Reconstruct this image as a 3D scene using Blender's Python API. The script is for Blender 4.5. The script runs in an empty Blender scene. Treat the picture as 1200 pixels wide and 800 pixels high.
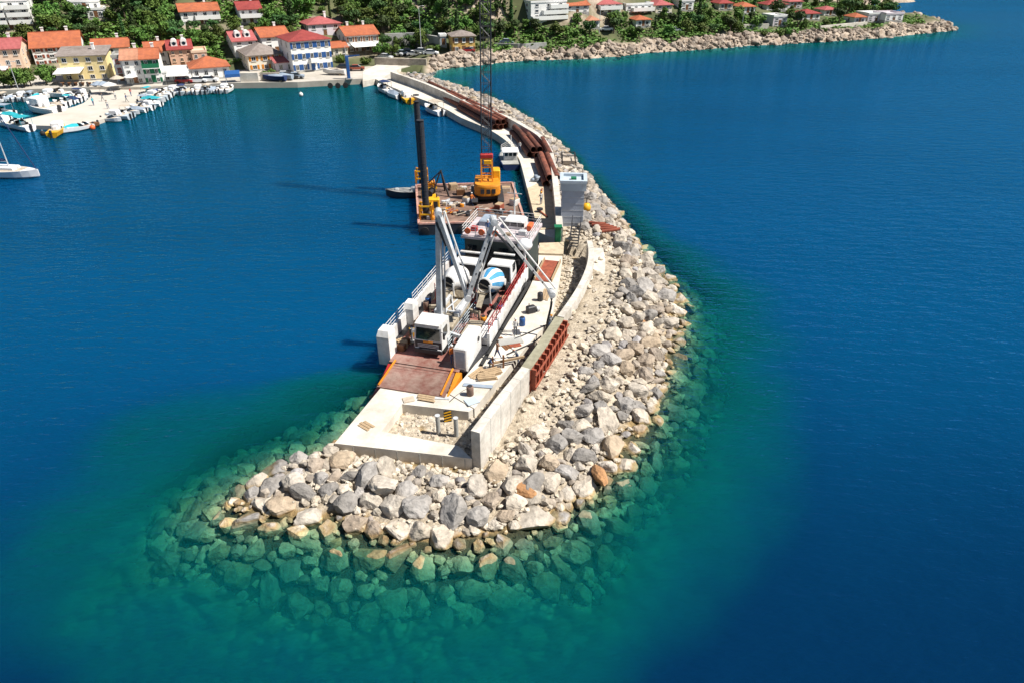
import bpy, bmesh, math, random
import numpy as np
from mathutils import Vector, Matrix, Euler, noise
R = math.radians
rng = random.Random(7)
sc = bpy.context.scene
col = sc.collection
# ------------------------------------------------------------ camera, sky, sun, exposure
TH = R(31.1); FPX = 800.0; CAMH = 33.0
cam = bpy.data.cameras.new('camera'); camo = bpy.data.objects.new('camera', cam); col.objects.link(camo)
camo.location = (0, 0, CAMH); camo.rotation_euler = (math.pi/2 - TH, 0, 0)
cam.sensor_fit = 'HORIZONTAL'; cam.sensor_width = 36; cam.lens = 24; cam.clip_start = 0.5; cam.clip_end = 9000
sc.camera = camo
SUN_EL, SUN_AZ = 54, -10            # elevation; azimuth measured from +X towards +Y
w = bpy.data.worlds.new('World'); sc.world = w; w.use_nodes = True
nt = w.node_tree; bg = nt.nodes['Background']
sky = nt.nodes.new('ShaderNodeTexSky'); sky.sky_type = 'NISHITA'; sky.sun_disc = False
sky.sun_elevation = R(SUN_EL); sky.sun_rotation = R(90 - SUN_AZ); sky.air_density = 1.0; sky.dust_density = 0.6; sky.ozone_density = 1.5
nt.links.new(sky.outputs[0], bg.inputs[0]); bg.inputs[1].default_value = 0.05
sl = bpy.data.lights.new('sun', 'SUN'); sl.energy = 5.0; sl.angle = R(0.5); sl.color = (1.0, 0.955, 0.88)
so = bpy.data.objects.new('sun', sl); col.objects.link(so); so.location = (60, 10, 120)
sd = Vector((math.cos(R(SUN_EL))*math.cos(R(SUN_AZ)), math.cos(R(SUN_EL))*math.sin(R(SUN_AZ)), math.sin(R(SUN_EL))))
so.rotation_euler = sd.to_track_quat('Z', 'Y').to_euler()
sc.view_settings.view_transform = 'Standard'; sc.view_settings.look = 'None'
sc.view_settings.exposure = 0.68; sc.view_settings.gamma = 1.0
sc.render.engine = 'CYCLES'
sc.cycles.max_bounces = 6; sc.cycles.transparent_max_bounces = 12; sc.cycles.use_denoising = True
sc.cycles.caustics_reflective = False; sc.cycles.caustics_refractive = False

# ------------------------------------------------------------ survey helpers: photo pixel + height -> place in the world
def ray(px, py):
    a = (px-600)/FPX; b = -(py-400)/FPX
    return Vector((a, math.cos(TH)+b*math.sin(TH), -math.sin(TH)+b*math.cos(TH)))
def P(px, py, z=0.0):
    d = ray(px, py); t = (z-CAMH)/d.z
    return Vector((d.x*t, d.y*t, z))
def zat(x, y, py):
    d = ray(600, py); return CAMH + d.z/d.y*y
def proj(p):
    dy = p[1]; dz = p[2]-CAMH
    f = dy*math.cos(TH) - dz*math.sin(TH); u = dy*math.sin(TH) + dz*math.cos(TH)
    return 600+FPX*p[0]/f, 400-FPX*u/f
def on_plane(px, py, A, B):          # pixel ray against the vertical plane through A and B
    d = ray(px, py); ab = (B-A); n = Vector((ab.y, -ab.x, 0))
    t = (A - Vector((0,0,CAMH))).dot(n)/d.dot(n)
    return Vector((0,0,CAMH)) + d*t

# ------------------------------------------------------------ mesh helpers
class MB:
    def __init__(s): s.v = []; s.f = []; s.m = []; s.cur = 0
    def add(s, vs, fs):
        o = len(s.v); s.v += [tuple(q) for q in vs]; s.f += [tuple(i+o for i in f) for f in fs]; s.m += [s.cur]*len(fs); return s
    def box(s, c, d, rz=0, M=None):
        x, y, z = d[0]/2, d[1]/2, d[2]/2
        vs = [Vector((a*x, b*y, e*z)) for e in (-1,1) for b in (-1,1) for a in (-1,1)]
        if rz: vs = [Matrix.Rotation(rz, 3, 'Z') @ q for q in vs]
        if M is not None: vs = [M @ q for q in vs]
        vs = [q+Vector(c) for q in vs]
        return s.add(vs, [(0,2,3,1),(4,5,7,6),(0,1,5,4),(2,6,7,3),(0,4,6,2),(1,3,7,5)])
    def span(s, lo, hi): return s.box([(a+b)/2 for a, b in zip(lo, hi)], [b-a for a, b in zip(lo, hi)])
    def bbox(s, c, d, b=0.05):       # box with chamfered vertical and top edges
        x, y, z = d[0]/2, d[1]/2, d[2]/2
        def rg(X, Y, c2): return [(X-c2,-Y),(X,-Y+c2),(X,Y-c2),(X-c2,Y),(-X+c2,Y),(-X,Y-c2),(-X,-Y+c2),(-X+c2,-Y)]
        r0 = rg(x,y,b); r2 = rg(x-b,y-b,b)
        vs = [(c[0]+p[0],c[1]+p[1],c[2]-z) for p in r0]+[(c[0]+p[0],c[1]+p[1],c[2]+z-b) for p in r0]+[(c[0]+p[0],c[1]+p[1],c[2]+z) for p in r2]
        fs = [tuple(range(7,-1,-1)), tuple(range(16,24))]
        for k in (0,8):
            for i in range(8): j=(i+1)%8; fs.append((k+i,k+j,k+8+j,k+8+i))
        return s.add(vs, fs)
    def prism(s, poly, z0, z1):
        n = len(poly); area = sum(poly[i][0]*poly[(i+1)%n][1]-poly[(i+1)%n][0]*poly[i][1] for i in range(n))
        if area < 0: poly = list(reversed(poly))
        vs = [(p[0],p[1],z0) for p in poly]+[(p[0],p[1],z1) for p in poly]
        fs = [tuple(range(n-1,-1,-1)), tuple(range(n,2*n))]+[(i,(i+1)%n,n+(i+1)%n,n+i) for i in range(n)]
        return s.add(vs, fs)
    def tube(s, a, b, r, n=8, r2=None, caps=True):
        a, b = Vector(a), Vector(b); r2 = r if r2 is None else r2
        q = (b-a).to_track_quat('Z','Y')
        ring = [q @ Vector((math.cos(2*math.pi*i/n), math.sin(2*math.pi*i/n), 0)) for i in range(n)]
        vs = [a+p*r for p in ring]+[b+p*r2 for p in ring]
        fs = [(i,(i+1)%n,n+(i+1)%n,n+i) for i in range(n)]
        if caps: fs += [tuple(range(n-1,-1,-1)), tuple(range(n,2*n))]
        return s.add(vs, fs)
    def pipe(s, a, b, r, ri, n=14):
        a, b = Vector(a), Vector(b); q = (b-a).to_track_quat('Z','Y')
        ring = [q @ Vector((math.cos(2*math.pi*i/n), math.sin(2*math.pi*i/n), 0)) for i in range(n)]
        vs = [a+p*r for p in ring]+[b+p*r for p in ring]+[a+p*ri for p in ring]+[b+p*ri for p in ring]
        fs = []
        for i in range(n):
            j = (i+1)%n
            fs += [(i,j,n+j,n+i),(2*n+j,2*n+i,3*n+i,3*n+j),(j,i,2*n+i,2*n+j),(n+i,n+j,3*n+j,3*n+i)]
        return s.add(vs, fs)
    def bar(s, a, b, w, h=None, w2=None, h2=None):     # rectangular bar, tapering
        a, b = Vector(a), Vector(b); h = h or w; w2 = w2 or w; h2 = h2 or h
        z = (b-a).normalized(); up = Vector((0,0,1)) if abs(z.z) < .95 else Vector((1,0,0))
        if abs(z.z) >= .95: x = up
        else: x = z.cross(up).normalized()
        y = z.cross(x).normalized()
        vs = [a+x*i*w/2+y*j*h/2 for i,j in ((-1,-1),(1,-1),(1,1),(-1,1))]+[b+x*i*w2/2+y*j*h2/2 for i,j in ((-1,-1),(1,-1),(1,1),(-1,1))]
        return s.add(vs, [(3,2,1,0),(4,5,6,7),(0,1,5,4),(1,2,6,5),(2,3,7,6),(3,0,4,7)])
    def loft(s, rings, cap=True):
        n = len(rings[0]); vs = [p for r in rings for p in r]; fs = []
        for k in range(len(rings)-1):
            for i in range(n): j=(i+1)%n; fs.append((k*n+i,k*n+j,(k+1)*n+j,(k+1)*n+i))
        if cap: fs += [tuple(range(n-1,-1,-1)), tuple(range((len(rings)-1)*n, len(rings)*n))]
        return s.add(vs, fs)
    def lathe(s, prof, n=16, c=(0,0,0), axis=None, cap=True):    # prof: (r, t) along axis
        q = Vector(axis or (0,0,1)).to_track_quat('Z','Y'); c = Vector(c)
        rings = [[c+q@Vector((r*math.cos(2*math.pi*i/n), r*math.sin(2*math.pi*i/n), t)) for i in range(n)] for r,t in prof]
        return s.loft(rings, cap)
    def path(s, pts, r, n=6):
        pts = [Vector(p) for p in pts]; rings = []
        for k, p in enumerate(pts):
            t = (pts[min(k+1,len(pts)-1)]-pts[max(k-1,0)]).normalized(); q = t.to_track_quat('Z','Y')
            rings.append([p+q@Vector((r*math.cos(2*math.pi*i/n), r*math.sin(2*math.pi*i/n), 0)) for i in range(n)])
        return s.loft(rings)
    def mesh(s, name, mats, smooth=False):
        me = bpy.data.meshes.new(name); me.from_pydata(s.v, [], s.f)
        for m in (mats if isinstance(mats,(list,tuple)) else [mats]): me.materials.append(m)
        if isinstance(mats,(list,tuple)) and len(mats) > 1: me.polygons.foreach_set('material_index', s.m)
        if smooth: me.polygons.foreach_set('use_smooth', [True]*len(me.polygons))
        me.update(); return me
    def build(s, name, mats, parent=None, smooth=False): return link(name, s.mesh(name, mats, smooth), parent)
def link(name, me, parent=None, loc=None, rot=None, scale=None):
    o = bpy.data.objects.new(name, me); col.objects.link(o)
    if parent is not None: o.parent = parent
    if loc is not None: o.location = loc
    if rot is not None: o.rotation_euler = rot
    if scale is not None: o.scale = scale
    return o
def tag(o, label, cat, group=None):
    o['label'] = label; o['category'] = cat
    if group: o['group'] = group
    return o
def thing(name, label, cat, loc=(0,0,0), rz=0, group=None):
    o = link(name, None, None, loc, (0,0,rz)); o.empty_display_size = .3
    return tag(o, label, cat, group)
def struct(o): o['kind'] = 'structure'; return o
def stuff(o): o['kind'] = 'stuff'; return o
def copy_tree(o, parent=None):
    c = o.copy(); col.objects.link(c)
    if parent is not None: c.parent = parent
    for ch in list(o.children): copy_tree(ch, c)
    return c

# ------------------------------------------------------------ materials
def mat(name, c, rough=.8, metal=0, var=.12, scale=3.0, bump=.0, c2=None, spec=.4, rnd=None, dirt=0, mask=.5):
    m = bpy.data.materials.new(name); m.use_nodes = True; n = m.node_tree; b = n.nodes['Principled BSDF']; L = n.links.new
    b.inputs['Roughness'].default_value = rough; b.inputs['Metallic'].default_value = metal
    b.inputs['Specular IOR Level'].default_value = spec
    tc = n.nodes.new('ShaderNodeTexCoord')
    nz = n.nodes.new('ShaderNodeTexNoise'); nz.inputs['Scale'].default_value = scale; nz.inputs['Detail'].default_value = 6; nz.inputs['Roughness'].default_value = .65
    L(tc.outputs['Object'], nz.inputs['Vector'])
    rp = n.nodes.new('ShaderNodeValToRGB'); e = rp.color_ramp.elements
    c2 = c2 or tuple(max(0, q*(1-3*var)) for q in c)
    e[0].position = .3; e[0].color = (*c2, 1); e[1].position = .3+.35/max(mask*2,.2) if mask != .5 else .62; e[1].color = (*c, 1)
    L(nz.outputs['Fac'], rp.inputs['Fac']); out = rp.outputs['Color']
    if rnd:
        oi = n.nodes.new('ShaderNodeObjectInfo') if rnd[0] == 'obj' else n.nodes.new('ShaderNodeNewGeometry')
        src = oi.outputs['Random'] if rnd[0] == 'obj' else oi.outputs['Random Per Island']
        r2 = n.nodes.new('ShaderNodeValToRGB'); r2.color_ramp.interpolation = 'LINEAR'
        cs = rnd[1]; el = r2.color_ramp.elements
        while len(el) < len(cs): el.new(.5)
        for k, q in enumerate(cs): el[k].position = k/(len(cs)-1); el[k].color = (*q, 1)
        L(src, r2.inputs['Fac'])
        mx = n.nodes.new('ShaderNodeMix'); mx.data_type = 'RGBA'; mx.blend_type = 'MULTIPLY'; mx.inputs['Factor'].default_value = 1
        L(out, mx.inputs['A']); L(r2.outputs['Color'], mx.inputs['B']); out = mx.outputs['Result']
    if dirt:
        n2 = n.nodes.new('ShaderNodeTexNoise'); n2.inputs['Scale'].default_value = scale*.23; n2.inputs['Detail'].default_value = 8; n2.inputs['Roughness'].default_value = .7
        L(tc.outputs['Object'], n2.inputs['Vector'])
        r3 = n.nodes.new('ShaderNodeValToRGB'); r3.color_ramp.elements[0].position = .42; r3.color_ramp.elements[1].position = .68
        r3.color_ramp.elements[0].color = (1,1,1,1); q = 1-dirt; r3.color_ramp.elements[1].color = (q, q*.96, q*.9, 1)
        L(n2.outputs['Fac'], r3.inputs['Fac'])
        mx = n.nodes.new('ShaderNodeMix'); mx.data_type = 'RGBA'; mx.blend_type = 'MULTIPLY'; mx.inputs['Factor'].default_value = 1
        L(out, mx.inputs['A']); L(r3.outputs['Color'], mx.inputs['B']); out = mx.outputs['Result']
    L(out, b.inputs['Base Color'])
    if bump:
        bp = n.nodes.new('ShaderNodeBump'); bp.inputs['Strength'].default_value = bump; bp.inputs['Distance'].default_value = .1
        n3 = n.nodes.new('ShaderNodeTexNoise'); n3.inputs['Scale'].default_value = scale*2.5; n3.inputs['Detail'].default_value = 8
        L(tc.outputs['Object'], n3.inputs['Vector']); L(n3.outputs['Fac'], bp.inputs['Height']); L(bp.outputs['Normal'], b.inputs['Normal'])
    return m
M = {}
M['conc'] = mat('pale_concrete', (.66,.615,.54), .9, scale=1.2, var=.06, bump=.2, dirt=.32)
M['conc_wall'] = mat('wall_concrete', (.63,.59,.53), .9, scale=1.6, var=.08, bump=.25, dirt=.38)
M['conc_grey'] = mat('grey_concrete', (.4,.4,.38), .9, scale=1.5, var=.09, bump=.2, dirt=.3)
M['sand'] = mat('sand_fill', (.55,.45,.31), .95, scale=1.5, var=.1, bump=.4)
M['white'] = mat('white_paint', (.76,.75,.73), .45, scale=1.4, var=.07, dirt=.42)
M['white_clean'] = mat('white_gelcoat', (.8,.8,.8), .3, var=.02, scale=1)
M['bluegrey'] = mat('bluegrey_paint', (.3,.36,.44), .5, var=.06, dirt=.2)
M['steel'] = mat('galvanised_grey', (.60,.62,.64), .4, metal=.1, var=.08, scale=4, dirt=.3)
M['dark'] = mat('dark_steel', (.035,.035,.04), .5, var=.1, dirt=.2)
M['black'] = mat('black_rubber', (.018,.018,.018), .75, var=.05)
M['glass'] = mat('dark_glass', (.012,.018,.022), .06, var=.02, spec=.9)
M['rust'] = mat('rusty_pipe', (.22,.075,.045), .8, scale=1.1, c2=(.07,.028,.02), bump=.15, rnd=('obj',[(.55,.55,.55),(1,.9,.85),(1.15,1.05,1.0)]))
M['rustdeck'] = mat('rusty_deck', (.31,.20,.15), .8, scale=.6, c2=(.11,.065,.05), bump=.1, dirt=.6)
M['deckpaint'] = mat('worn_lilac_deck_paint', (.56,.50,.52), .7, scale=1.0, c2=(.36,.30,.31), dirt=.4)
M['reddeck'] = mat('worn_red_deck', (.36,.15,.12), .75, scale=.8, c2=(.16,.07,.06), bump=.1, dirt=.4)
M['ramp'] = mat('worn_ramp_steel', (.34,.23,.19), .7, scale=.9, c2=(.17,.05,.035), bump=.1, dirt=.5)
M['redpaint'] = mat('red_paint', (.42,.03,.03), .5, var=.1, dirt=.2)
M['redrust'] = mat('rust_red_steel', (.33,.085,.045), .7, scale=2, c2=(.14,.035,.02))
M['orange'] = mat('orange_paint', (.72,.27,.02), .5, var=.08, scale=2, dirt=.3)
M['yellow'] = mat('yellow_paint', (.8,.42,.015), .5, var=.08, scale=2, dirt=.3)
M['darkgreen'] = mat('dark_green_paint', (.035,.055,.05), .6, var=.1, dirt=.3)
M['green'] = mat('green_paint', (.01,.16,.07), .6, var=.1)
M['blue'] = mat('blue_paint', (.025,.10,.30), .5, var=.1)
M['drumblue'] = mat('drum_blue', (.07,.3,.55), .45, var=.06, dirt=.2)
M['timber'] = mat('timber', (.42,.3,.18), .85, scale=5, var=.12, bump=.1)
M['plywood'] = mat('walkway_plywood', (.33,.31,.22), .8, scale=2, var=.1, dirt=.3)
M['cement'] = mat('cement_crust', (.42,.36,.27), .95, scale=2.5, var=.14, bump=.5, dirt=.4)
M['skin'] = mat('skin', (.5,.28,.19), .6, var=.03)
M['fab_white'] = mat('pale_workwear', (.6,.6,.58), .9, var=.1)
M['fab_grey'] = mat('grey_workwear', (.16,.18,.2), .9, var=.1)
M['fab_blue'] = mat('blue_workwear', (.05,.09,.2), .9, var=.1)
M['fab_orange'] = mat('orange_workwear', (.65,.18,.03), .9, var=.1)
M['hair'] = mat('dark_hair', (.03,.02,.015), .8, var=.1)
M['teal'] = mat('teal_cover', (.02,.36,.42), .8, var=.1)
M['tan'] = mat('tan_canvas', (.5,.42,.33), .9, var=.1)
M['navy'] = mat('navy_canvas', (.02,.04,.12), .9, var=.1)
M['wood_deck'] = mat('brown_hull', (.2,.09,.04), .5, var=.1)
M['asphalt'] = mat('asphalt', (.09,.09,.09), .9, scale=2, var=.08)
M['paving'] = mat('promenade_paving', (.50,.46,.40), .9, scale=.5, var=.06, dirt=.25)
M['mole'] = mat('mole_paving', (.54,.50,.44), .9, scale=.4, var=.04, dirt=.15)
M['stonewall'] = mat('stone_masonry', (.46,.4,.33), .9, scale=1.2, var=.14, bump=.5, dirt=.3)
M['orangeboat'] = mat('lifeboat_orange', (.75,.14,.04), .5, var=.05)
M['paleblue'] = mat('pale_blue_panel', (.47,.55,.62), .6, var=.05, scale=.8, dirt=.2)
M['towerbox'] = mat('tower_panel', (.40,.45,.54), .7, var=.05, scale=.8, dirt=.25)

def wave_rows(name, c, c2, sc_, axis='Z'):
    m = mat(name, c, .85, scale=.9, c2=c2, dirt=.25); n = m.node_tree; L = n.links.new; b = n.nodes['Principled BSDF']
    tc = n.nodes.new('ShaderNodeTexCoord'); wv = n.nodes.new('ShaderNodeTexWave'); wv.bands_direction = axis; wv.inputs['Scale'].default_value = sc_
    wv.inputs['Distortion'].default_value = .6
    L(tc.outputs['Object'], wv.inputs['Vector']); bp = n.nodes.new('ShaderNodeBump'); bp.inputs['Strength'].default_value = .8; bp.inputs['Distance'].default_value = .12
    L(wv.outputs['Fac'], bp.inputs['Height']); L(bp.outputs['Normal'], b.inputs['Normal']); return m
M['tile_orange'] = wave_rows('orange_roof_tiles', (.52,.155,.065), (.36,.11,.06), 1.2, 'X')
M['tile_red'] = wave_rows('red_roof_tiles', (.36,.065,.055), (.25,.04,.04), 1.2, 'X')
M['tile_pink'] = wave_rows('rose_roof_tiles', (.46,.13,.125), (.38,.09,.09), 1.2, 'X')
M['tile_pale'] = wave_rows('faded_roof_tiles', (.58,.27,.16), (.42,.2,.13), 1.2, 'X')
M['tile_grey'] = wave_rows('weathered_grey_tiles', (.34,.29,.26), (.22,.18,.16), 1.2, 'X')
def plaster(n, c): M[n] = mat(n, c, .9, scale=.35, var=.035, dirt=.12); return M[n]
for n_, c_ in (('pl_white',(.84,.84,.82)),('pl_cream',(.72,.66,.54)),('pl_yellow',(.78,.64,.33)),('pl_peach',(.74,.54,.40)),('pl_salmon',(.68,.42,.30)),('pl_ochre',(.68,.43,.13)),('pl_lilac',(.68,.62,.66)),('pl_tan',(.45,.34,.15))): plaster(n_, c_)

# limestone boulders: dry grey stone above, ochre wet band at the waterline, green algae below
def rock_mat(name, rnd, pal, wet=True, scale=1.3):
    m = mat(name, (1,1,1), .85, scale=scale, c2=(.40,.39,.38), bump=1.0, dirt=.35, rnd=(rnd, pal)); n = m.node_tree; L = n.links.new; b = n.nodes['Principled BSDF']
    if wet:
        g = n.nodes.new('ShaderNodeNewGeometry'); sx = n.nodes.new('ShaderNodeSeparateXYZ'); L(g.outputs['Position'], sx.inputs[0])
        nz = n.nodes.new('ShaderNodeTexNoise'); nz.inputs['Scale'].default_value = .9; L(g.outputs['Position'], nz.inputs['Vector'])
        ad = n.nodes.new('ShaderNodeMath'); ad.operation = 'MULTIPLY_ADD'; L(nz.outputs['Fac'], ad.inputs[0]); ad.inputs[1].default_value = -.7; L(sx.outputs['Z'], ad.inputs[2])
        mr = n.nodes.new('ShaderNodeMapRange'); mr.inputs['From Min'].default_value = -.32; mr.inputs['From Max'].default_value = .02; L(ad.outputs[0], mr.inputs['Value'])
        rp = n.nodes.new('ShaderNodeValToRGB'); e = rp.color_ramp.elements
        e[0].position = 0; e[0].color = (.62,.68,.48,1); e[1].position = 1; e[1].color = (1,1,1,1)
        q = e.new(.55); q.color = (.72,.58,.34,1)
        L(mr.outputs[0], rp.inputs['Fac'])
        src = b.inputs['Base Color'].links[0].from_socket
        mx = n.nodes.new('ShaderNodeMix'); mx.data_type = 'RGBA'; mx.blend_type = 'MULTIPLY'; mx.inputs['Factor'].default_value = 1
        L(src, mx.inputs['A']); L(rp.outputs['Color'], mx.inputs['B']); L(mx.outputs['Result'], b.inputs['Base Color'])
    return m
PAL = [(.36,.30,.24),(.29,.27,.25),(.52,.46,.38),(.40,.33,.26),(.36,.34,.32),(.58,.50,.40),(.30,.27,.25),(.44,.42,.42),(.5,.38,.24),(.38,.35,.34)]
PAL2 = [(.70,.62,.50),(.60,.51,.39),(.76,.68,.56),(.46,.40,.33),(.72,.64,.53),(.64,.57,.46),(.78,.70,.58)]
BCOL = {'pale':[(.64,.56,.46),(.54,.48,.40),(.60,.54,.47)],'grey':[(.29,.27,.25),(.37,.35,.33),(.47,.44,.41)],'tan':[(.38,.32,.26),(.44,.36,.285),(.52,.41,.29)]}
for k_, v_ in BCOL.items(): M['boulder_'+k_] = rock_mat(k_+'_limestone_boulder', 'obj', v_)
M['boulder_s'] = rock_mat('limestone_boulders', 'isl', PAL)
M['rubble'] = rock_mat('pale_rubble', 'isl', PAL2, scale=2.5)
M['cliff'] = rock_mat('cliff_stone', 'isl', [(.50,.41,.33),(.38,.31,.25),(.54,.46,.38),(.33,.26,.2),(.46,.38,.31)], wet=False, scale=.8)
M['rockorange'] = rock_mat('iron_stained_rock', 'obj', [(.52,.27,.12),(.56,.30,.14)])
def rim(name, c, bump=.3):
    return mat(name, c, .95, scale=1.0, var=.12, bump=bump)
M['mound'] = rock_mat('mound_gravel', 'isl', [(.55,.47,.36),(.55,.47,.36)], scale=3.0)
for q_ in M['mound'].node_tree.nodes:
    if q_.type == 'VALTORGB' and abs(q_.color_ramp.elements[0].color[1]-.68) < .01: q_.color_ramp.elements[0].color = (.10,.13,.08,1)   # shade in the gaps between submerged stones, painted dark into the gravel
# ------------------------------------------------------------ fields: land, mound, depth
def vnoise(x, y, seed=0):
    xi = np.floor(x).astype(np.int64); yi = np.floor(y).astype(np.int64); fx = x-xi; fy = y-yi
    fx = fx*fx*(3-2*fx); fy = fy*fy*(3-2*fy)
    def h(a, b):
        n = (a*374761393 + b*668265263 + seed*1442695041) & 0xffffffff; n = ((n ^ (n >> 13))*1274126177) & 0xffffffff
        return ((n ^ (n >> 16)) & 0xffff)/65535.0
    return (h(xi,yi)*(1-fx)+h(xi+1,yi)*fx)*(1-fy)+(h(xi,yi+1)*(1-fx)+h(xi+1,yi+1)*fx)*fy
def fbm(x, y, s=0, o=4):
    r = 0; a = .5
    for k in range(o): r = r+a*vnoise(x*2**k+13.7*k, y*2**k-7.1*k, s+k); a *= .5
    return r
def seg_dist(x, y, pts, closed):
    d = np.full(x.shape, 1e9); n = len(pts)
    for i in range(n if closed else n-1):
        ax, ay = pts[i][0], pts[i][1]; bx, by = pts[(i+1)%n][0], pts[(i+1)%n][1]
        ex, ey = bx-ax, by-ay; t = np.clip(((x-ax)*ex+(y-ay)*ey)/(ex*ex+ey*ey+1e-9), 0, 1)
        d = np.minimum(d, np.hypot(x-ax-t*ex, y-ay-t*ey))
    return d
def inside(x, y, pts):
    c = np.zeros(x.shape, bool); n = len(pts)
    for i in range(n):
        ax, ay = pts[i][0], pts[i][1]; bx, by = pts[(i+1)%n][0], pts[(i+1)%n][1]
        if ay == by: continue
        k = ((ay > y) != (by > y)) & (x < (bx-ax)*(y-ay)/(by-ay)+ax); c ^= k
    return c
def sdist(x, y, pts): d = seg_dist(x, y, pts, True); return np.where(inside(x, y, pts), d, -d)
def PX(lst, z=0): return [P(a, b, z) for a, b in lst]
def smooth(a, b, x): t = np.clip((x-a)/(b-a), 0, 1); return t*t*(3-2*t)

SHORE = PX([(-500,118),(-100,115),(0,113),(56,111),(110,109),(170,109.5),(200,107),(270,104),(350,103),(440,98),(455,88),(500,86),(520,81),(548,78),(572,75),(595,73),(620,71),(660,70),(690,69),(720,67),(745,64),(760,62),(800,60),(840,57),(880,53.5),(905,53),(930,51),(965,49.5),(1000,47),(1040,44),(1070,41),(1095,38),(1115,36.5),(1119,35),(1112,31.5),(1093,28),(1058,21),(1030,16),(1000,12)])
LAND = [(p.x,p.y) for p in SHORE] + [(150,400),(110,470),(60,700),(-700,700),(-700,200)]
P2 = PX([(975,11),(1000,8),(1030,5.5),(1070,3),(1076,1.5)])
LAND2 = [(p.x,p.y) for p in P2] + [(230,470),(190,520),(120,520),(130,420)]
def land_z(x, y):
    x = np.asarray(x, float); y = np.asarray(y, float)
    d = sdist(x, y, LAND); d2 = sdist(x, y, LAND2)
    wl = 1-smooth(-31, -19, x)
    zl = 1.12+.30*np.maximum(0, d-20)+ .1*np.maximum(0,d-45)
    cl = smooth(-35,-5,x)*(1-smooth(20,55,x))
    sl = .34*(1-smooth(45, 120, x))+.07
    zr = 3.4*(1-np.exp(-np.maximum(d,0)/3.2)) + np.maximum(0, d-9)*sl + cl*9*smooth(16,26,d)
    n1 = fbm(x*.28, y*.28, 3)-.47; n2 = fbm(x*.05, y*.05, 9)-.47
    zr = zr + n1*3.4*smooth(-2,2,d)*(1-.6*smooth(9,16,d)) + n2*3*smooth(10,40,d)
    zl = zl + n2*3*smooth(22,45,d) + n1*.5*smooth(22,30,d)
    z = zl*wl + zr*(1-wl)
    z = np.where(d < 0, np.maximum(-6, .45*d-.3+ n1*1.2), z)
    z = np.where((d < 1.2) & (wl > .5), -3.0, z)
    z2 = 2.2*(1-np.exp(-np.maximum(d2,0)/3))+ .16*np.maximum(0,d2-6) + n1*2.4
    return np.where(d2 > 0, np.maximum(z, z2), z)
def on_terrain(px, py, flat=None):
    d = ray(px, py); t = np.linspace(120, 620, 2500)
    x = d.x*t; y = d.y*t; z = CAMH+d.z*t; h = np.maximum(land_z(x, y), 0)
    k = np.argmax(z <= h); 
    if not (z <= h).any(): k = len(t)-1
    return Vector((x[k], y[k], h[k]))

# spine of the breakwater: platform front, parapet wall (top line surveyed at z 3.7), wall beyond the tower
PLAT_A = P(392,519,1.3); PLAT_B = P(553,537,1.3); PLAT_D = P(447,453,1.3)
W1 = [P(a,b,3.7) for a,b in ((557,505.5),(587,466),(616,430.5))]
W2 = [P(a,b,3.7) for a,b in ((616,430.5),(636,402),(656,371))]
W3 = [P(a,b,2.75) for a,b in ((657,371),(667,357),(677,342),(685,327),(691,311),(693,296),(691,282))]
W4 = [P(a,b,3.5) for a,b in ((656,262),(654,235),(651.5,213),(648,187),(644,172),(634,157),(615,145),(594,134),(572,126.5),(548,117),(500,96),(459,82))]
WALLPTS = W1+W2[1:]+W3[1:]+W4
QUAY_L = [P(a,b,1.4) for a,b in ((527,461),(543,443),(562,420),(580,396),(602,368),(620,338),(630,312),(631,296))]
PIER_L = [P(a,b,1.3) for a,b in ((629,271),(627,262),(624,246),(619,226),(614,206),(609,188),(603,177),(594,166),(575,153),(558,145.5),(540,138),(524,129),(506,121),(486,113.5),(450,98),(433,89))]
WATERLINE = PX([(392,530),(365,537),(336,545),(298,570),(264,594),(280,607),(320,612),(370,613),(420,625),(480,640),(550,641),(600,630),(650,610),(695,580),(730,545),(755,510),(772,470),(787,430),(797,390),(797,350),(780,325),(760,303),(740,275),(725,250),(710,233),(690,208),(670,184),(650,164),(620,140),(590,122),(560,110),(520,97),(480,86),(462,80),(450,84),(500,112),(560,146),(592,170),(610,200),(622,240),(632,275),(634,300),(622,340),(590,388),(535,460),(470,462),(455,468)])
MOUND = [(p.x,p.y) for p in WATERLINE]
SPINE = [(PLAT_A.x,PLAT_A.y),(PLAT_B.x+.6,PLAT_B.y-.3)]+[(p.x+.5,p.y) for p in WALLPTS]
DECKS = [(PLAT_A.x,PLAT_A.y),(PLAT_B.x,PLAT_B.y)]+[(p.x,p.y) for p in WALLPTS]+[(p.x,p.y) for p in reversed(PIER_L)]+[(p.x,p.y) for p in reversed(QUAY_L)]+[(PLAT_D.x,PLAT_D.y)]
def mound_fields(x, y):
    x = np.asarray(x, float); y = np.asarray(y, float)
    d = sdist(x, y, MOUND); ds = seg_dist(x, y, SPINE, False); ins = inside(x, y, DECKS)
    t = np.where(d > 0, d/(d+ds+1e-6), 0)
    zc = .3+1.5*smooth(37.5, 45, y)+.4*smooth(75, 95, y)
    tip = 1-smooth(38, 42, y)
    z = zc*np.power(np.clip(t,0,1), .8) + (.35*smooth(40,46,y)+.75*tip)*np.sin(math.pi*np.clip(t,0,1))
    left = smooth(47, 56, y)*(x < -.2*0+(y-45)*.28-4)
    sl = .56+.14*smooth(3,9,x)+1.6*left + 1.6*smooth(66,100,y)
    z = np.where(d > 0, z, np.maximum(d*sl, -11))
    z = np.where(ins, np.minimum(z, .55), z)
    return z, d, t, ins
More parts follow.
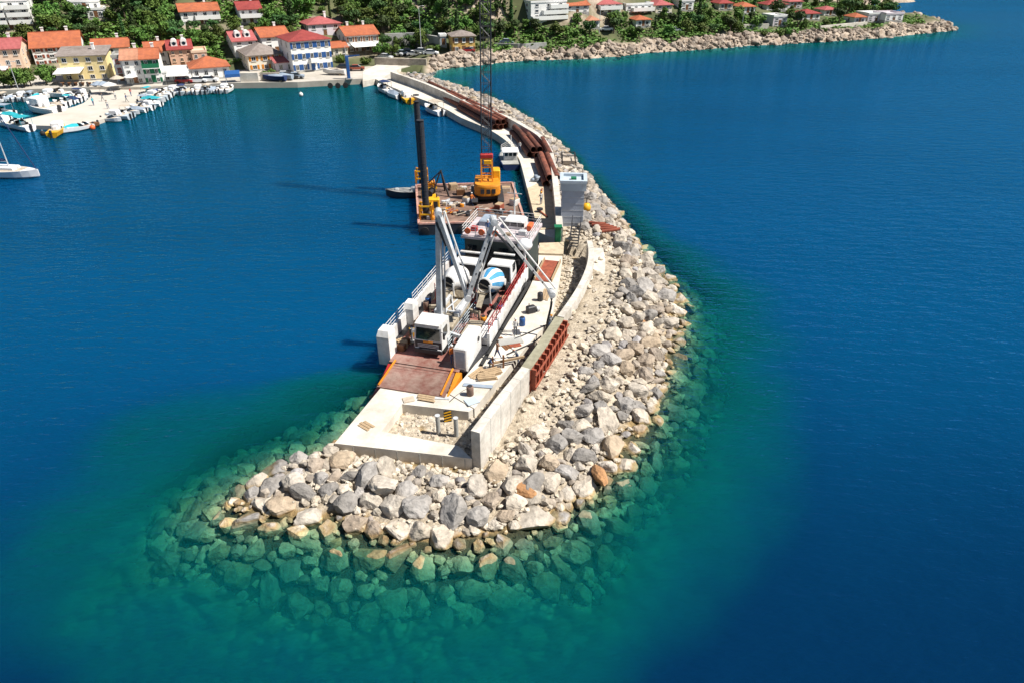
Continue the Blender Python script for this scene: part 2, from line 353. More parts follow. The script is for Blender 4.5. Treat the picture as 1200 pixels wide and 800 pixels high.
def grid_mesh(name, xs, ys, zf, material, smooth_=True):
    X, Y = np.meshgrid(xs, ys); Z = zf(X, Y); nx, ny = len(xs), len(ys)
    v = np.stack([X.ravel(), Y.ravel(), Z.ravel()], 1)
    i = np.arange((nx-1)*(ny-1)); r = i//(nx-1); c = i % (nx-1); a = r*nx+c
    f = np.stack([a, a+1, a+nx+1, a+nx], 1)
    me = bpy.data.meshes.new(name); me.vertices.add(len(v)); me.vertices.foreach_set('co', v.ravel())
    me.loops.add(f.size); me.loops.foreach_set('vertex_index', f.ravel().astype(np.int32))
    me.polygons.add(len(f)); me.polygons.foreach_set('loop_start', (np.arange(len(f))*4).astype(np.int32))
    me.update(calc_edges=True); me.materials.append(material)
    if smooth_: me.polygons.foreach_set('use_smooth', np.ones(len(f), bool))
    return link(name, me)

# ------------------------------------------------------------ terrain
def terrain_mat():
    m = mat('hillside_ground', (.11,.115,.05), .95, scale=.12, c2=(.04,.055,.02), bump=.4); n = m.node_tree; L = n.links.new; b = n.nodes['Principled BSDF']
    at = n.nodes.new('ShaderNodeAttribute'); at.attribute_name = 'rock'
    tc = n.nodes.new('ShaderNodeTexCoord'); nz = n.nodes.new('ShaderNodeTexNoise'); nz.inputs['Scale'].default_value = .5; nz.inputs['Detail'].default_value = 8; nz.inputs['Roughness'].default_value = .7
    L(tc.outputs['Object'], nz.inputs['Vector'])
    rp = n.nodes.new('ShaderNodeValToRGB'); e = rp.color_ramp.elements; e[0].position = .35; e[0].color = (.20,.145,.10,1); e[1].position = .62; e[1].color = (.46,.38,.30,1)
    L(nz.outputs['Fac'], rp.inputs['Fac'])
    mx = n.nodes.new('ShaderNodeMix'); mx.data_type = 'RGBA'; src = b.inputs['Base Color'].links[0].from_socket
    L(at.outputs['Fac'], mx.inputs['Factor']); L(src, mx.inputs['A']); L(rp.outputs['Color'], mx.inputs['B']); L(mx.outputs['Result'], b.inputs['Base Color'])
    return m
ter = struct(grid_mesh('hillside', np.concatenate([np.arange(-330,-70,4),np.arange(-70,190,1.7),np.arange(190,330,5)]), np.concatenate([np.arange(158,300,1.7),np.arange(300,560,5)]), land_z, terrain_mat()))
nv = len(ter.data.vertices); co = np.empty(nv*3); ter.data.vertices.foreach_get('co', co); co = co.reshape(-1,3)
dl = sdist(co[:,0], co[:,1], LAND); dl2 = sdist(co[:,0], co[:,1], LAND2)
nn = fbm(co[:,0]*.12, co[:,1]*.12, 21)
rk = (1-smooth(4.5,8,dl+8*(nn-.47)))*(co[:,0] > -24) + (dl2 > -2)*(1-smooth(6,12,dl2))
cliffy = smooth(-45,-20,co[:,0])*(1-smooth(25,45,co[:,0]))*smooth(14,20,dl)*(1-smooth(40,60,dl))*smooth(.42,.5,nn)
rk = np.clip(rk+cliffy+.75*smooth(.54,.6,nn)*(co[:,0] < -20)*smooth(20,24,dl), 0, 1)
a = ter.data.attributes.new('rock', 'FLOAT', 'POINT'); a.data.foreach_set('value', rk.astype(np.float32))

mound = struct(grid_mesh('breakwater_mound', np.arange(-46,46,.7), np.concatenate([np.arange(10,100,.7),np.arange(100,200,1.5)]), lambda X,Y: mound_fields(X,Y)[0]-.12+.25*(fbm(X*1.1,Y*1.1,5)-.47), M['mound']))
sb = MB(); sb.span((-900,-200,-14),(900,900,-13)); struct(sb.build('seabed', mat('seabed_sand', (.12,.2,.17), .95)))

# ------------------------------------------------------------ sea: surface sheet whose clarity follows the water depth below it
def depth_at(X, Y):
    z, d, t, ins = mound_fields(X, Y)
    D = np.maximum(-z, 0)
    # sandy shelf off the platform's left side and round the tip
    shelf = np.exp(-(((X+21)/11)**2+((Y-41.5)/4.0)**2))
    dl = sdist(X, Y, LAND)
    D = np.minimum(D, 10.3)
    D = D - shelf*np.clip(D-4.2,0,8)*.75
    D = D + (fbm(X*.2,Y*.2,31)-.47)*3.4*smooth(.8,3,D)*(1-.75*smooth(7,10,D))
    D = np.where((Y > 120), np.minimum(D, np.where(X > -25, .9-.42*dl*1.0, 3.2+(-dl)*.22)), D)
    D = np.minimum(D, np.where((X < -20) & (Y > 100), 5.0+np.maximum(0, (150-Y))*.09, 99))
    return np.clip(D, 0, 14)
def ax(lo, hi, a, b, s, S): return np.concatenate([np.geomspace(1, lo/-a if False else abs(lo-a)+1, S)[::-1]*-1+1+a, np.arange(a+s, b, s), b-1+np.geomspace(1, hi-b+1, S)])
XS = ax(-4000,4000,-60,60,1.0,42); YS = ax(-800,5000,8,110,1.0,48)
sea = struct(grid_mesh('sea', XS, YS, lambda X,Y: X*0, None))
sea.data.materials.clear()
nv = len(sea.data.vertices); co = np.empty(nv*3); sea.data.vertices.foreach_get('co', co); co = co.reshape(-1,3)
a = sea.data.attributes.new('depth', 'FLOAT', 'POINT'); a.data.foreach_set('value', depth_at(co[:,0], co[:,1]).astype(np.float32))
a = sea.data.attributes.new('basin', 'FLOAT', 'POINT'); a.data.foreach_set('value', (1-smooth(14,66,co[:,1]+np.maximum(0,18-co[:,0])*.15+6*(fbm(co[:,0]*.04,co[:,1]*.04,91)-.47))).astype(np.float32))
def water_mat():
    m = bpy.data.materials.new('sea_water'); m.use_nodes = True; n = m.node_tree; n.nodes.clear(); N = n.nodes.new; L = n.links.new
    out = N('ShaderNodeOutputMaterial'); at = N('ShaderNodeAttribute'); at.attribute_name = 'depth'; tc = N('ShaderNodeTexCoord')
    def mathn(op, a, b=None, c=None):
        q = N('ShaderNodeMath'); q.operation = op
        for i, s in enumerate((a, b, c)):
            if s is None: continue
            if isinstance(s, (int, float)): q.inputs[i].default_value = s
            else: L(s, q.inputs[i])
        return q.outputs[0]
    def noise(scale, detail, stretch=None, rot=0, w=.5):
        v = tc.outputs['Object']
        if stretch:
            mp = N('ShaderNodeMapping'); mp.inputs['Scale'].default_value = stretch; mp.inputs['Rotation'].default_value = (0,0,rot); L(v, mp.inputs['Vector']); v = mp.outputs[0]
        q = N('ShaderNodeTexNoise'); q.inputs['Scale'].default_value = scale; q.inputs['Detail'].default_value = detail; q.inputs['Roughness'].default_value = w; L(v, q.inputs['Vector']); return q.outputs['Fac']
    D = at.outputs['Fac']
    f = mathn('SUBTRACT', 1, mathn('EXPONENT', mathn('MULTIPLY', D, -.23)))
    f = mathn('MAXIMUM', f, mathn('MULTIPLY', mathn('SUBTRACT', D, 4.5), .14)); f = mathn('MINIMUM', f, 1)
    tint = N('ShaderNodeCombineColor')
    for i, k in enumerate((-.62, -.10, -.125)): L(mathn('EXPONENT', mathn('MULTIPLY', D, k)), tint.inputs[i])
    tr = N('ShaderNodeBsdfTransparent'); L(tint.outputs[0], tr.inputs['Color'])
    rp = N('ShaderNodeValToRGB'); e = rp.color_ramp.elements    # body colour: green teal in the shallows turning to the basin's own deep blue
    e[0].position = 0; e[0].color = (.001,.088,.082,1); e[1].position = .5; e[1].color = (.001,.085,.098,1)
    bs = N('ShaderNodeAttribute'); bs.attribute_name = 'basin'; dc = N('ShaderNodeMix'); dc.data_type = 'RGBA'; dc.inputs['A'].default_value = (.001,.056,.142,1); dc.inputs['B'].default_value = (.0007,.017,.055,1); L(bs.outputs['Fac'], dc.inputs['Factor'])
    ss = N('ShaderNodeMapRange'); ss.interpolation_type = 'SMOOTHSTEP'; ss.inputs['From Min'].default_value = 3.0; ss.inputs['From Max'].default_value = 8.8; L(D, ss.inputs['Value'])
    bd = N('ShaderNodeMix'); bd.data_type = 'RGBA'; L(ss.outputs[0], bd.inputs['Factor']); L(rp.outputs[0], bd.inputs['A']); L(dc.outputs['Result'], bd.inputs['B'])
    L(mathn('DIVIDE', D, 14.0), rp.inputs['Fac'])
    big = noise(.02, 3, (.35,1.3,1), R(-8)); mb = N('ShaderNodeMix'); mb.data_type = 'RGBA'; mb.blend_type = 'MULTIPLY'; mb.inputs['Factor'].default_value = 1
    bm = N('ShaderNodeMapRange'); L(big, bm.inputs['Value']); bm.inputs['From Min'].default_value = .3; bm.inputs['From Max'].default_value = .7; bm.inputs['To Min'].default_value = .88; bm.inputs['To Max'].default_value = 1.12
    L(bd.outputs['Result'], mb.inputs['A']); L(bm.outputs[0], mb.inputs['B'])
    df = N('ShaderNodeSubsurfaceScattering'); df.falloff = 'BURLEY'; df.inputs['Scale'].default_value = 3.4; df.inputs['Radius'].default_value = (.6,1,1.3); L(mb.outputs['Result'], df.inputs['Color'])
    # ripples: short wind waves plus finer chop; calmer patches where the wind drops
    r1 = noise(.75, 3, (.4,1.15,1), R(24), .55); r2 = noise(2.6, 2, (.55,1.2,1), R(12)); calm = noise(.012, 2)
    h = mathn('ADD', mathn('MULTIPLY', r1, 1.0), mathn('MULTIPLY', r2, .35))
    bp = N('ShaderNodeBump'); bp.inputs['Distance'].default_value = .6
    st = N('ShaderNodeMapRange'); L(calm, st.inputs['Value']); st.inputs['From Min'].default_value = .35; st.inputs['From Max'].default_value = .62; st.inputs['To Min'].default_value = .5; st.inputs['To Max'].default_value = 1.0
    L(st.outputs[0], bp.inputs['Strength']); L(h, bp.inputs['Height'])
    L(bp.outputs[0], df.inputs['Normal'])
    b2 = N('ShaderNodeBump'); b2.inputs['Distance'].default_value = .6; b2.inputs['Strength'].default_value = .3; L(h, b2.inputs['Height'])
    gl = N('ShaderNodeBsdfGlossy'); gl.inputs['Roughness'].default_value = .10; gl.inputs['Color'].default_value = (.12,.46,.86,1); L(b2.outputs[0], gl.inputs['Normal'])
    fr = N('ShaderNodeFresnel'); fr.inputs['IOR'].default_value = 1.33; L(bp.outputs[0], fr.inputs['Normal'])
    d2 = N('ShaderNodeBsdfDiffuse'); L(mb.outputs['Result'], d2.inputs['Color']); L(bp.outputs[0], d2.inputs['Normal']); m0 = N('ShaderNodeMixShader'); m0.inputs[0].default_value = .16; L(df.outputs[0], m0.inputs[1]); L(d2.outputs[0], m0.inputs[2])
    m1 = N('ShaderNodeMixShader'); L(f, m1.inputs[0]); L(tr.outputs[0], m1.inputs[1]); L(m0.outputs[0], m1.inputs[2])
    m2 = N('ShaderNodeMixShader'); L(fr.outputs[0], m2.inputs[0]); L(m1.outputs[0], m2.inputs[1]); L(gl.outputs[0], m2.inputs[2])
    L(m2.outputs[0], out.inputs['Surface']); return m
sea.data.materials.append(water_mat())

# ------------------------------------------------------------ boulders
def rock_mesh(name, seed, sub, material, cuts=13, jag=.05):
    r = random.Random(seed); bm = bmesh.new(); bmesh.ops.create_icosphere(bm, subdivisions=sub, radius=1)
    s = Vector((r.uniform(.85,1.25), r.uniform(.75,1.05), r.uniform(.6,.9)))
    pl = []
    for k in range(cuts):
        n = Vector((r.gauss(0,1), r.gauss(0,1), r.gauss(0,1))).normalized(); pl.append((n, r.uniform(.55,.85)))
    for v in bm.verts:
        for n, h in pl:
            q = v.co.dot(n)
            if q > h: v.co -= n*(q-h)
        if sub > 2: v.co *= 1+jag*(noise.noise(v.co*2.3+Vector((seed*7,0,0)))*1.2+noise.noise(v.co*5.1+Vector((seed*3,9,0)))*.55+abs(noise.noise(v.co*9.0+Vector((5,seed,0))))*-.5)
        v.co = Vector((v.co.x*s.x, v.co.y*s.y, v.co.z*s.z))*1.12
    me = bpy.data.meshes.new(name); bm.to_mesh(me); bm.free()
    if material: me.materials.append(material)
    return me
def mesh_np(me):
    v = np.empty(len(me.vertices)*3); me.vertices.foreach_get('co', v); f = np.empty(len(me.polygons)*3, np.int32); me.polygons.foreach_get('vertices', f)
    return v.reshape(-1,3), f.reshape(-1,3)
def scatter_join(name, protos, items, material, parent=None):   # items: (x,y,z, scale vec, euler)
    V = []; Fa = []; o = 0
    for k, (p, s, e) in enumerate(items):
        v, f = protos[k % len(protos)]; mt = np.array(Euler(e).to_matrix())
        q = (v*np.array(s))@mt.T+np.array(p); V.append(q); Fa.append(f+o); o += len(q)
    V = np.concatenate(V); Fa = np.concatenate(Fa)
    me = bpy.data.meshes.new(name); me.vertices.add(len(V)); me.vertices.foreach_set('co', V.ravel())
    me.loops.add(Fa.size); me.loops.foreach_set('vertex_index', Fa.ravel().astype(np.int32))
    me.polygons.add(len(Fa)); me.polygons.foreach_set('loop_start', (np.arange(len(Fa))*3).astype(np.int32)); me.update(calc_edges=True); me.polygons.foreach_set('use_smooth', np.zeros(len(Fa), bool))
    me.materials.append(material); return stuff(link(name, me, parent))
PROT = {c: [rock_mesh('boulder', 100+k, 4, M['boulder_'+c], cuts=17, jag=.085) for k in range(12)] for c in BCOL}
PR2 = []; PR1 = []; PR3 = []
for k in range(8):
    me = rock_mesh('rock_shape', 300+k, 2, None, jag=0); PR2.append(mesh_np(me)); bpy.data.meshes.remove(me)
    me = rock_mesh('rock_shape', 700+k, 3, None, cuts=15, jag=.08); PR3.append(mesh_np(me)); bpy.data.meshes.remove(me)
    me = rock_mesh('rock_shape', 500+k, 1, None, cuts=9, jag=0); PR1.append(mesh_np(me)); bpy.data.meshes.remove(me)
def reul(): return (rng.uniform(-.5,.5), rng.uniform(-.5,.5), rng.uniform(0,6.28))
# dart throwing over the armour zone
NC = 90000; cx = np.array([rng.uniform(-30,30) for _ in range(NC)]); cy = np.array([15+(185)*rng.random()**1.25 for _ in range(NC)])
z, d, t, ins = mound_fields(cx, cy)
rad = np.array([min(1.0, max(.27, rng.lognormvariate(-.64, .38))) for _ in range(NC)])
rad = np.where(cy > 95, rad*.9, rad)
tl = np.where(cy < 40, .76, np.where(cy > 80, .93, .62))
nz_ = fbm(cx*.35, cy*.35, 77)-.47
left_ok = ~((cy > 50) & (cy < 84) & (cx < (cy-45)*.28-3)) & ~((cy >= 84) & (seg_dist(cx,cy,[(p.x,p.y) for p in W4],False) > seg_dist(cx,cy,MOUND[32:46],False)+6))
ok = (~ins) & (z > -6.2) & ((d <= 0) | (t < tl+nz_*.35)) & left_ok & (np.hypot(cx*0,cy) > 0)
order = [i for i in np.argsort(-rad+np.array([rng.uniform(0,.62) for _ in range(NC)])) if ok[i]]
cells = {}; big = []
for i in order:
    x, y, r = cx[i], cy[i], rad[i]; g = (int(x//2.0), int(y//2.0)); hit = False
    for a_ in (-1,0,1):
        for b_ in (-1,0,1):
            for (X, Y, Rr) in cells.get((g[0]+a_, g[1]+b_), ()):
                if (X-x)**2+(Y-y)**2 < ((Rr+r)*.73)**2: hit = True; break
            if hit: break
        if hit: break
    if hit: continue
    cells.setdefault(g, []).append((x,y,r)); big.append((x, y, z[i], r))
def vis_size(b):
    px, py = proj((b[0],b[1],b[2])); s = b[3]/math.sqrt(b[0]**2+b[1]**2+(CAMH-b[2])**2)
    if not (-20 < px < 1220 and -20 < py < 820): return 0
    return s*(1 if b[2] > -1.2 else .75 if b[2] > -2.6 else .5)
big.sort(key=vis_size, reverse=True)
print('boulders', len(big))
rest = []
def d_of(x, y): return float(mound_fields(np.array([x]), np.array([y]))[2][0])
for k, (x, y, zz, r) in enumerate(big):
    zc = zz+r*.12-(.28*r if -.6 < zz < .45 else 0); sc3 = (r*rng.uniform(.9,1.15), r*rng.uniform(.85,1.1), r*rng.uniform(.8,1.1)); e = reul()
    if k >= 292: rest.append(((x,y,zc), sc3, e)); continue
    ck = rng.choices(['pale','grey','tan'],[5,4,2])[0]
    o = link('boulder', PROT[ck][k % 12], None, (x,y,zc), e, sc3)
    tt_ = d_of(x, y); hb = 'high' if tt_ > .42 else 'midway' if tt_ > .18 else 'low'
    size = 'large' if r > .85 else 'medium' if r > .6 else 'small'
    if y < 41 and x < -9: loc = 'at the left end of the bank before the platform'
    elif y < 41 and x < -2: loc = 'in the bank before the platform front'
    elif y < 43: loc = 'at the tip corner below the parapet end'
    elif y < 53: loc = 'on the slope below the formwork'
    elif y < 66: loc = 'on the slope below the curved wall'
    else: loc = 'on the slope below the tower'
    if zc+r*.5 < -.1: hue = {'pale':'bright','grey':'dark','tan':'brownish'}[ck]; l_, g_ = f'{size} {hue} algae green boulder under water off the slope '+loc.split(' ',1)[1].replace('slope ',''), 'submerged boulders'
    elif zc < .3: l_, g_ = f'{size} {ck} boulder with a wet ochre foot at the waterline '+loc.replace('on the slope ',''), 'waterline boulders'
    else: l_, g_ = f'{size} {ck} dry limestone boulder '+loc.replace('on the slope','high on the slope' if hb == 'high' else 'midway down the slope' if hb == 'midway' else 'low on the slope').replace('in the bank',hb+' in the bank' if hb != 'midway' else 'midway down the bank').replace('at the tip corner',('top of' if hb == 'high' else 'middle of' if hb == 'midway' else 'foot of')+' the tip corner'), 'dry boulders'
    tag(o, ' '.join(l_.split()[:16]), 'boulder', g_+' '+loc)
for (px, py), r, lb in (((618,577),.8,'rust orange boulder among grey ones at the breakwater tip'),((703,557),.72,'orange brown boulder at the waterline right of the tip'),((748,377),.75,'orange boulder high on the seaward slope beside the formwork')):
    p = P(px,py,.9); m_ = PROT['tan'][3].copy(); m_.materials[0] = M['rockorange']
    tag(link('boulder', m_, None, p, reul(), (r*1.2,r*.9,r*.8)), lb, 'boulder')
scatter_join('boulder_mass', [PR3[i] for i in range(8)] if len(rest) < 900 else PR2, rest, M['boulder_s'])
# small pale rubble between the boulders and the wall, and in the gaps
it = []
for _ in range(44000):
    x = rng.uniform(-28,28); y = 22+158*rng.random()**1.6; it.append((x,y))
xa = np.array([q[0] for q in it]); ya = np.array([q[1] for q in it]); z, d, t, ins = mound_fields(xa, ya)
rub = []
for k in range(len(it)):
    if ins[k] or z[k] < -5: continue
    if d[k] < -.3 and rng.random() < .45: continue
    th_ = t[k]
    dn = 1.0 if th_ > .45 else .35
    if xa[k] < (ya[k]-45)*.28-3 and 50 < ya[k] < 84: continue
    if ya[k] > 39.5 and th_ > .80 and ya[k] < 76 and rng.random() < .88: continue
    if rng.random() > dn: continue
    s = rng.lognormvariate(-1.55,.42) if ya[k] < 90 else rng.lognormvariate(-1.1,.3); s = min(s,.6)*(1.5 if d[k] < -.3 else 1)
    rub.append(((xa[k],ya[k],z[k]+.02), (s*rng.uniform(.8,1.2),s,s*.8), reul()))
print('rubble', len(rub)); scatter_join('pale_rubble', PR1, rub, M['rubble'])
# limestone blocks along the natural shore on the far side
it = []
for _ in range(70000): it.append((rng.uniform(-34,185), rng.uniform(178,330)))
xa = np.array([q[0] for q in it]); ya = np.array([q[1] for q in it]); dl = sdist(xa, ya, LAND); zz = land_z(xa, ya); nm = fbm(xa*.09, ya*.09, 61)
sh = [((xa[k],ya[k],zz[k]), (lambda s: (s*1.2,s,s*1.1))(min(1.5,rng.lognormvariate(-.8,.55))), reul()) for k in range(len(it)) if -1.0 < dl[k] < 3.2+9*(nm[k]-.42) and nm[k] > .40 and xa[k] > -22]
sh = sh[:2100]+[((xa[k],ya[k],zz[k]-.05), (lambda s: (s*1.2,s,s))(min(.9,rng.lognormvariate(-1.1,.4))), reul()) for k in range(len(it)) if -.6 < dl[k] < 5 and xa[k] > -20 and nm[k] <= .43][:1500]; print('shore rocks', len(sh)); scatter_join('shore_rocks', PR2, sh, M['cliff'])
# ------------------------------------------------------------ concrete works of the breakwater
def resample(pts, n):
    pts = [Vector(p) for p in pts]; s = [0]
    for a, b in zip(pts, pts[1:]): s.append(s[-1]+(b-a).length)
    out = []
    for k in range(n):
        q = s[-1]*k/(n-1); i = max(j for j in range(len(s)) if s[j] <= q+1e-9); i = min(i, len(pts)-2)
        out.append(pts[i].lerp(pts[i+1], (q-s[i])/max(s[i+1]-s[i],1e-9)))
    return out
def curve(pts, n):      # smooth (Catmull-Rom) resample
    pts = [Vector(p) for p in pts]; q = [pts[0]*2-pts[1]]+pts+[pts[-1]*2-pts[-2]]; o = []
    for i in range(1, len(q)-2):
        for k in range(8):
            t = k/8; a, b, c, d = q[i-1], q[i], q[i+1], q[i+2]
            o.append(.5*((2*b)+(c-a)*t+(2*a-5*b+4*c-d)*t*t+(3*b-a-3*c+d)*t**3))
    return resample(o+[pts[-1]], n)
def ribbon(mb, Lp, Rp, z0, z1):
    n = len(Lp); rings = []
    for a, b in zip(Lp, Rp): rings.append([Vector((a.x,a.y,z0)),Vector((b.x,b.y,z0)),Vector((b.x,b.y,z1)),Vector((a.x,a.y,z1))])
    return mb.loft(rings)
def wall_strip(mb, pts, wid, z0, z1, z1b=None):
    rings = []; n = len(pts)
    for k, p in enumerate(pts):
        t = (pts[min(k+1,n-1)]-pts[max(k-1,0)]); nrm = Vector((t.y,-t.x,0)).normalized()*wid/2; zt = z1 if z1b is None else z1+(z1b-z1)*k/(n-1)
        rings.append([Vector((*(p-nrm).xy,z0)),Vector((*(p+nrm).xy,z0)),Vector((*(p+nrm).xy,zt)),Vector((*(p-nrm).xy,zt))])
    return mb.loft(rings)
q2 = lambda p: (p.x, p.y)
p1, p2, p3, p4 = P(471,473,1.3), P(549,482,1.3), P(537,522,1.3), P(447,505,1.3)
D2 = P(527,461,1.3); E2 = P(556,478,1.3)
mb = MB()
mb.prism([q2(PLAT_A),q2(p4),q2(p1),q2(PLAT_D)], -3, 1.3); mb.prism([q2(PLAT_A),q2(PLAT_B),q2(p3),q2(p4)], -3, 1.3)
mb.prism([q2(p1),q2(p2),q2(E2),q2(D2),q2(PLAT_D)], -3, 1.3)
plat = struct(mb.build('platform', M['conc']))
# low rim course and joint grooves of the platform front
mb = MB(); dirf = (PLAT_B-PLAT_A).normalized()
for k in range(6):
    a = PLAT_A+dirf*(1.2+k*1.65)+Vector((.16,-.012,0)); mb.box((a.x,a.y-.02,.55),(.05,.06,1.3), math.atan2(dirf.y,dirf.x))
struct(mb.build('platform_joint', M['conc_grey']))
QUAY_R = [P(a,b,1.4) for a,b in ((556,478),(583,444),(600,426),(628,393),(645,373),(651,350),(655,330),(659,304),(659,287))]
QL = curve(QUAY_L+[P(632,287,1.4)], 24); QRR = curve(QUAY_R, 24)
mb = MB(); ribbon(mb, QL, QRR, -3, 1.38); struct(mb.build('quay', M['conc']))
# raised sandy slab at the inner end of the quay
mb = MB(); sa = [P(a,b,1.4) for a,b in ((631,299),(660,300),(661,286),(632,287))]; mb.prism([q2(p) for p in sa], 1.2, 1.62); struct(mb.build('quay_landing', M['sand']))
PLC = curve(PIER_L, 60); W4C = curve(W4, 60)
mb = MB(); ribbon(mb, PLC, W4C, -4, 1.3); struct(mb.build('pier', M['conc']))
pa = [P(a,b,1.3) for a,b in ((630,270),(622,238),(618,222),(634,214),(646,214),(652,236),(656,268))]
mb = MB(); mb.prism([q2(p) for p in pa], 1.2, 1.42); struct(mb.build('sand_fill', M['sand']))
for (a_,b_,c_,d_) in ((632,262,648,224),): 
    pass
# parapet walls
mb = MB(); wall_strip(mb, resample(W1, 8), .68, -.4, 3.7)
t_ = mb.build('parapet_wall', M['conc_wall']); tag(t_, 'straight white concrete parapet wall with a square grey end over the platform corner', 'wall')
fw = thing('formwork', 'wall formwork with rust red steel ribs and plywood top on the parapet line', 'formwork', (0,0,0))
Wf = resample(W2, 12); mb = MB(); wall_strip(mb, Wf, .74, .3, 3.55); mb.build('panel', M['redrust'], fw)
mb = MB(); wall_strip(mb, Wf, .82, 3.553, 3.63); mb.build('walkway', M['plywood'], fw)
mb = MB(); rb_ = MB(); dirw = (Wf[-1]-Wf[0]).normalized(); nw = Vector((dirw.y,-dirw.x,0))
rib = MB(); rib.span((-.09,.37,-1.6),(.09,.8,1.68)); rib.bar((0,.8,-1.5),(0,1.5,-1.75),.1); ribm = rib.mesh('rib', M['redrust'])
for k in range(11):
    p = Wf[0].lerp(Wf[-1], (k+.3)/10.6); link('rib', ribm, fw, (p.x,p.y,1.85), (0,0,math.atan2(dirw.y,dirw.x)-math.pi))
wl_ = MB()
for z_ in (.9,2.0,3.1):
    a = Wf[0]+nw*.86; b = Wf[-1]+nw*.86; wl_.bar((a.x,a.y,z_),(b.x,b.y,z_),.12)
wl_.build('waler', M['redrust'], fw)
mb = MB(); wall_strip(mb, curve(W3, 26), .62, .2, 2.75); cw_ = mb.build('curved_parapet_wall', M['conc_wall']); tag(cw_, 'curving pale parapet wall between the formwork and the tower', 'wall')
ft = [p+Vector((.95,-.1,0)) for p in curve(W3, 26)[6:]]; mb = MB(); wall_strip(mb, ft, 1.25, .2, 1.3, 1.9); struct(mb.build('wall_footing', M['conc_wall']))
mb = MB(); wall_strip(mb, curve(W4, 60), .8, -.5, 3.05); tag(mb.build('sea_wall', M['conc_wall']), 'long curving sea wall along the pier behind the rusty pipes up to the village', 'wall')
# formwork joints of the poured walls: narrow grey seams, each its own strip
for pts_, wid, ztop, n_, par in ((resample(W1, 6), .68, 3.7, 6, t_), (resample(W3, 10), .62, 2.75, 10, cw_)):
    for k in range(1, n_-1):
        a_ = pts_[k]; tt = (pts_[k+1]-pts_[k-1]).normalized(); MB().box((a_.x, a_.y, ztop/2+.1),(.05, wid+.02, ztop-.19), math.atan2(tt.y, tt.x)).build('joint', M['conc_grey'], par)
# tower
tb = P(670.5,269,1.4); tw = thing('tower', 'pale box shaped tower with a blue grey cap on the breakwater', 'tower', (tb.x,tb.y+1.4,1.3), R(-4))
MB().span((-1.35,-1.35,0),(1.35,1.35,5.0)).build('shaft', M['towerbox'], tw)
mb = MB()
for z_ in (.9,1.7,2.5,3.3,4.1): mb.span((-1.37,-1.37,z_),(1.37,1.37,z_+.035))
mb.build('panel_seam', M['steel'], tw)
cp = MB(); cp.span((-1.55,-1.55,5.0),(1.55,1.55,5.9)); cp.span((-1.62,-1.62,5.9),(-1.2,1.62,6.25)); cp.span((1.2,-1.62,5.9),(1.62,1.62,6.25)); cp.span((-1.2,1.2,5.9),(1.2,1.62,6.25)); cp.span((-1.2,-1.62,5.9),(1.2,-1.2,6.25)); cp.build('cap', M['paleblue'], tw)
MB().span((-.3,-.4,5.9),(.35,.3,6.2)).build('lamp', M['green'], tw)
MB().span((-1.7,-1.9,-.6),(1.75,1.5,-.003)).build('plinth', M['conc'], tw)
gb = P(653.5,283,1.4); g = thing('steel_column', 'tall dark green steel column beside the tower foot', 'column', (gb.x,gb.y,0)); MB().bbox((0,0,1.6),(.7,.7,3.2),.06).build('shaft', M['green'], g); MB().span((-.45,-.45,3.2),(.45,.45,3.35)).build('cap_plate', M['green'], g)
bd = P(640,279,.3); g = thing('tank', 'blue tank standing low in the gap between quay and pier', 'tank', (bd.x,bd.y,-.4)); MB().lathe([(.55,0),(.6,.1),(.6,1.1),(.5,1.25),(.15,1.3)],14).build('body', M['blue'], g); MB().lathe([(.16,1.3),(.16,1.4)],8).build('lid', M['white'], g)
# stairs by the tower
sp_ = P(672,291,1.4); st = thing('steel_stair', 'dark steel stair with handrails beside the tower foot', 'stair', (sp_.x,sp_.y,1.38), R(-12))
tm = MB().span((-.45,-.14,0),(.45,.14,.05)).mesh('tread', M['dark'])
for k in range(8): link('tread', tm, st, (0,.27*k,.25+.24*k))
for sx in (-.5,.5):
    MB().bar((sx,-.2,0),(sx,2.05,2.2),.06,.2).build('stringer', M['dark'], st); mb = MB(); mb.tube((sx,-.2,1.05),(sx,2.05,3.2),.035,6)
    for k in range(4): mb.tube((sx,.6*k,.3+.55*k),(sx,.6*k,1.2+.56*k),.03,6)
    mb.build('handrail', M['dark'], st)
# trench and pit rubble
TR = [q2(p3),q2(p4),q2(p1),q2(p2)]; TRN = [q2(PLAT_B),q2(p3),q2(p2)]+[q2(p) for p in QRR]+[q2(p) for p in reversed(WALLPTS[:len(W1)+len(W2)+len(W3)-3])]
it = [(rng.uniform(-9,9), rng.uniform(37,74)) for _ in range(9000)]; xa = np.array([q[0] for q in it]); ya = np.array([q[1] for q in it]); iz = inside(xa,ya,TRN); ip = inside(xa,ya,TR)
rub = []
for k in range(9000):
    if iz[k] or (ip[k] and rng.random() < .4):
        s = min(.4, rng.lognormvariate(-1.9,.45)); rub.append(((xa[k],ya[k],.5 if iz[k] else .42), (s,s*.9,s*.7), reul()))
scatter_join('trench_rubble', PR1, rub, M['rubble'])
mb = MB(); mb.prism([(a[0],a[1]) for a in TR], -.5, .38); struct(mb.build('pit_floor', M['sand']))
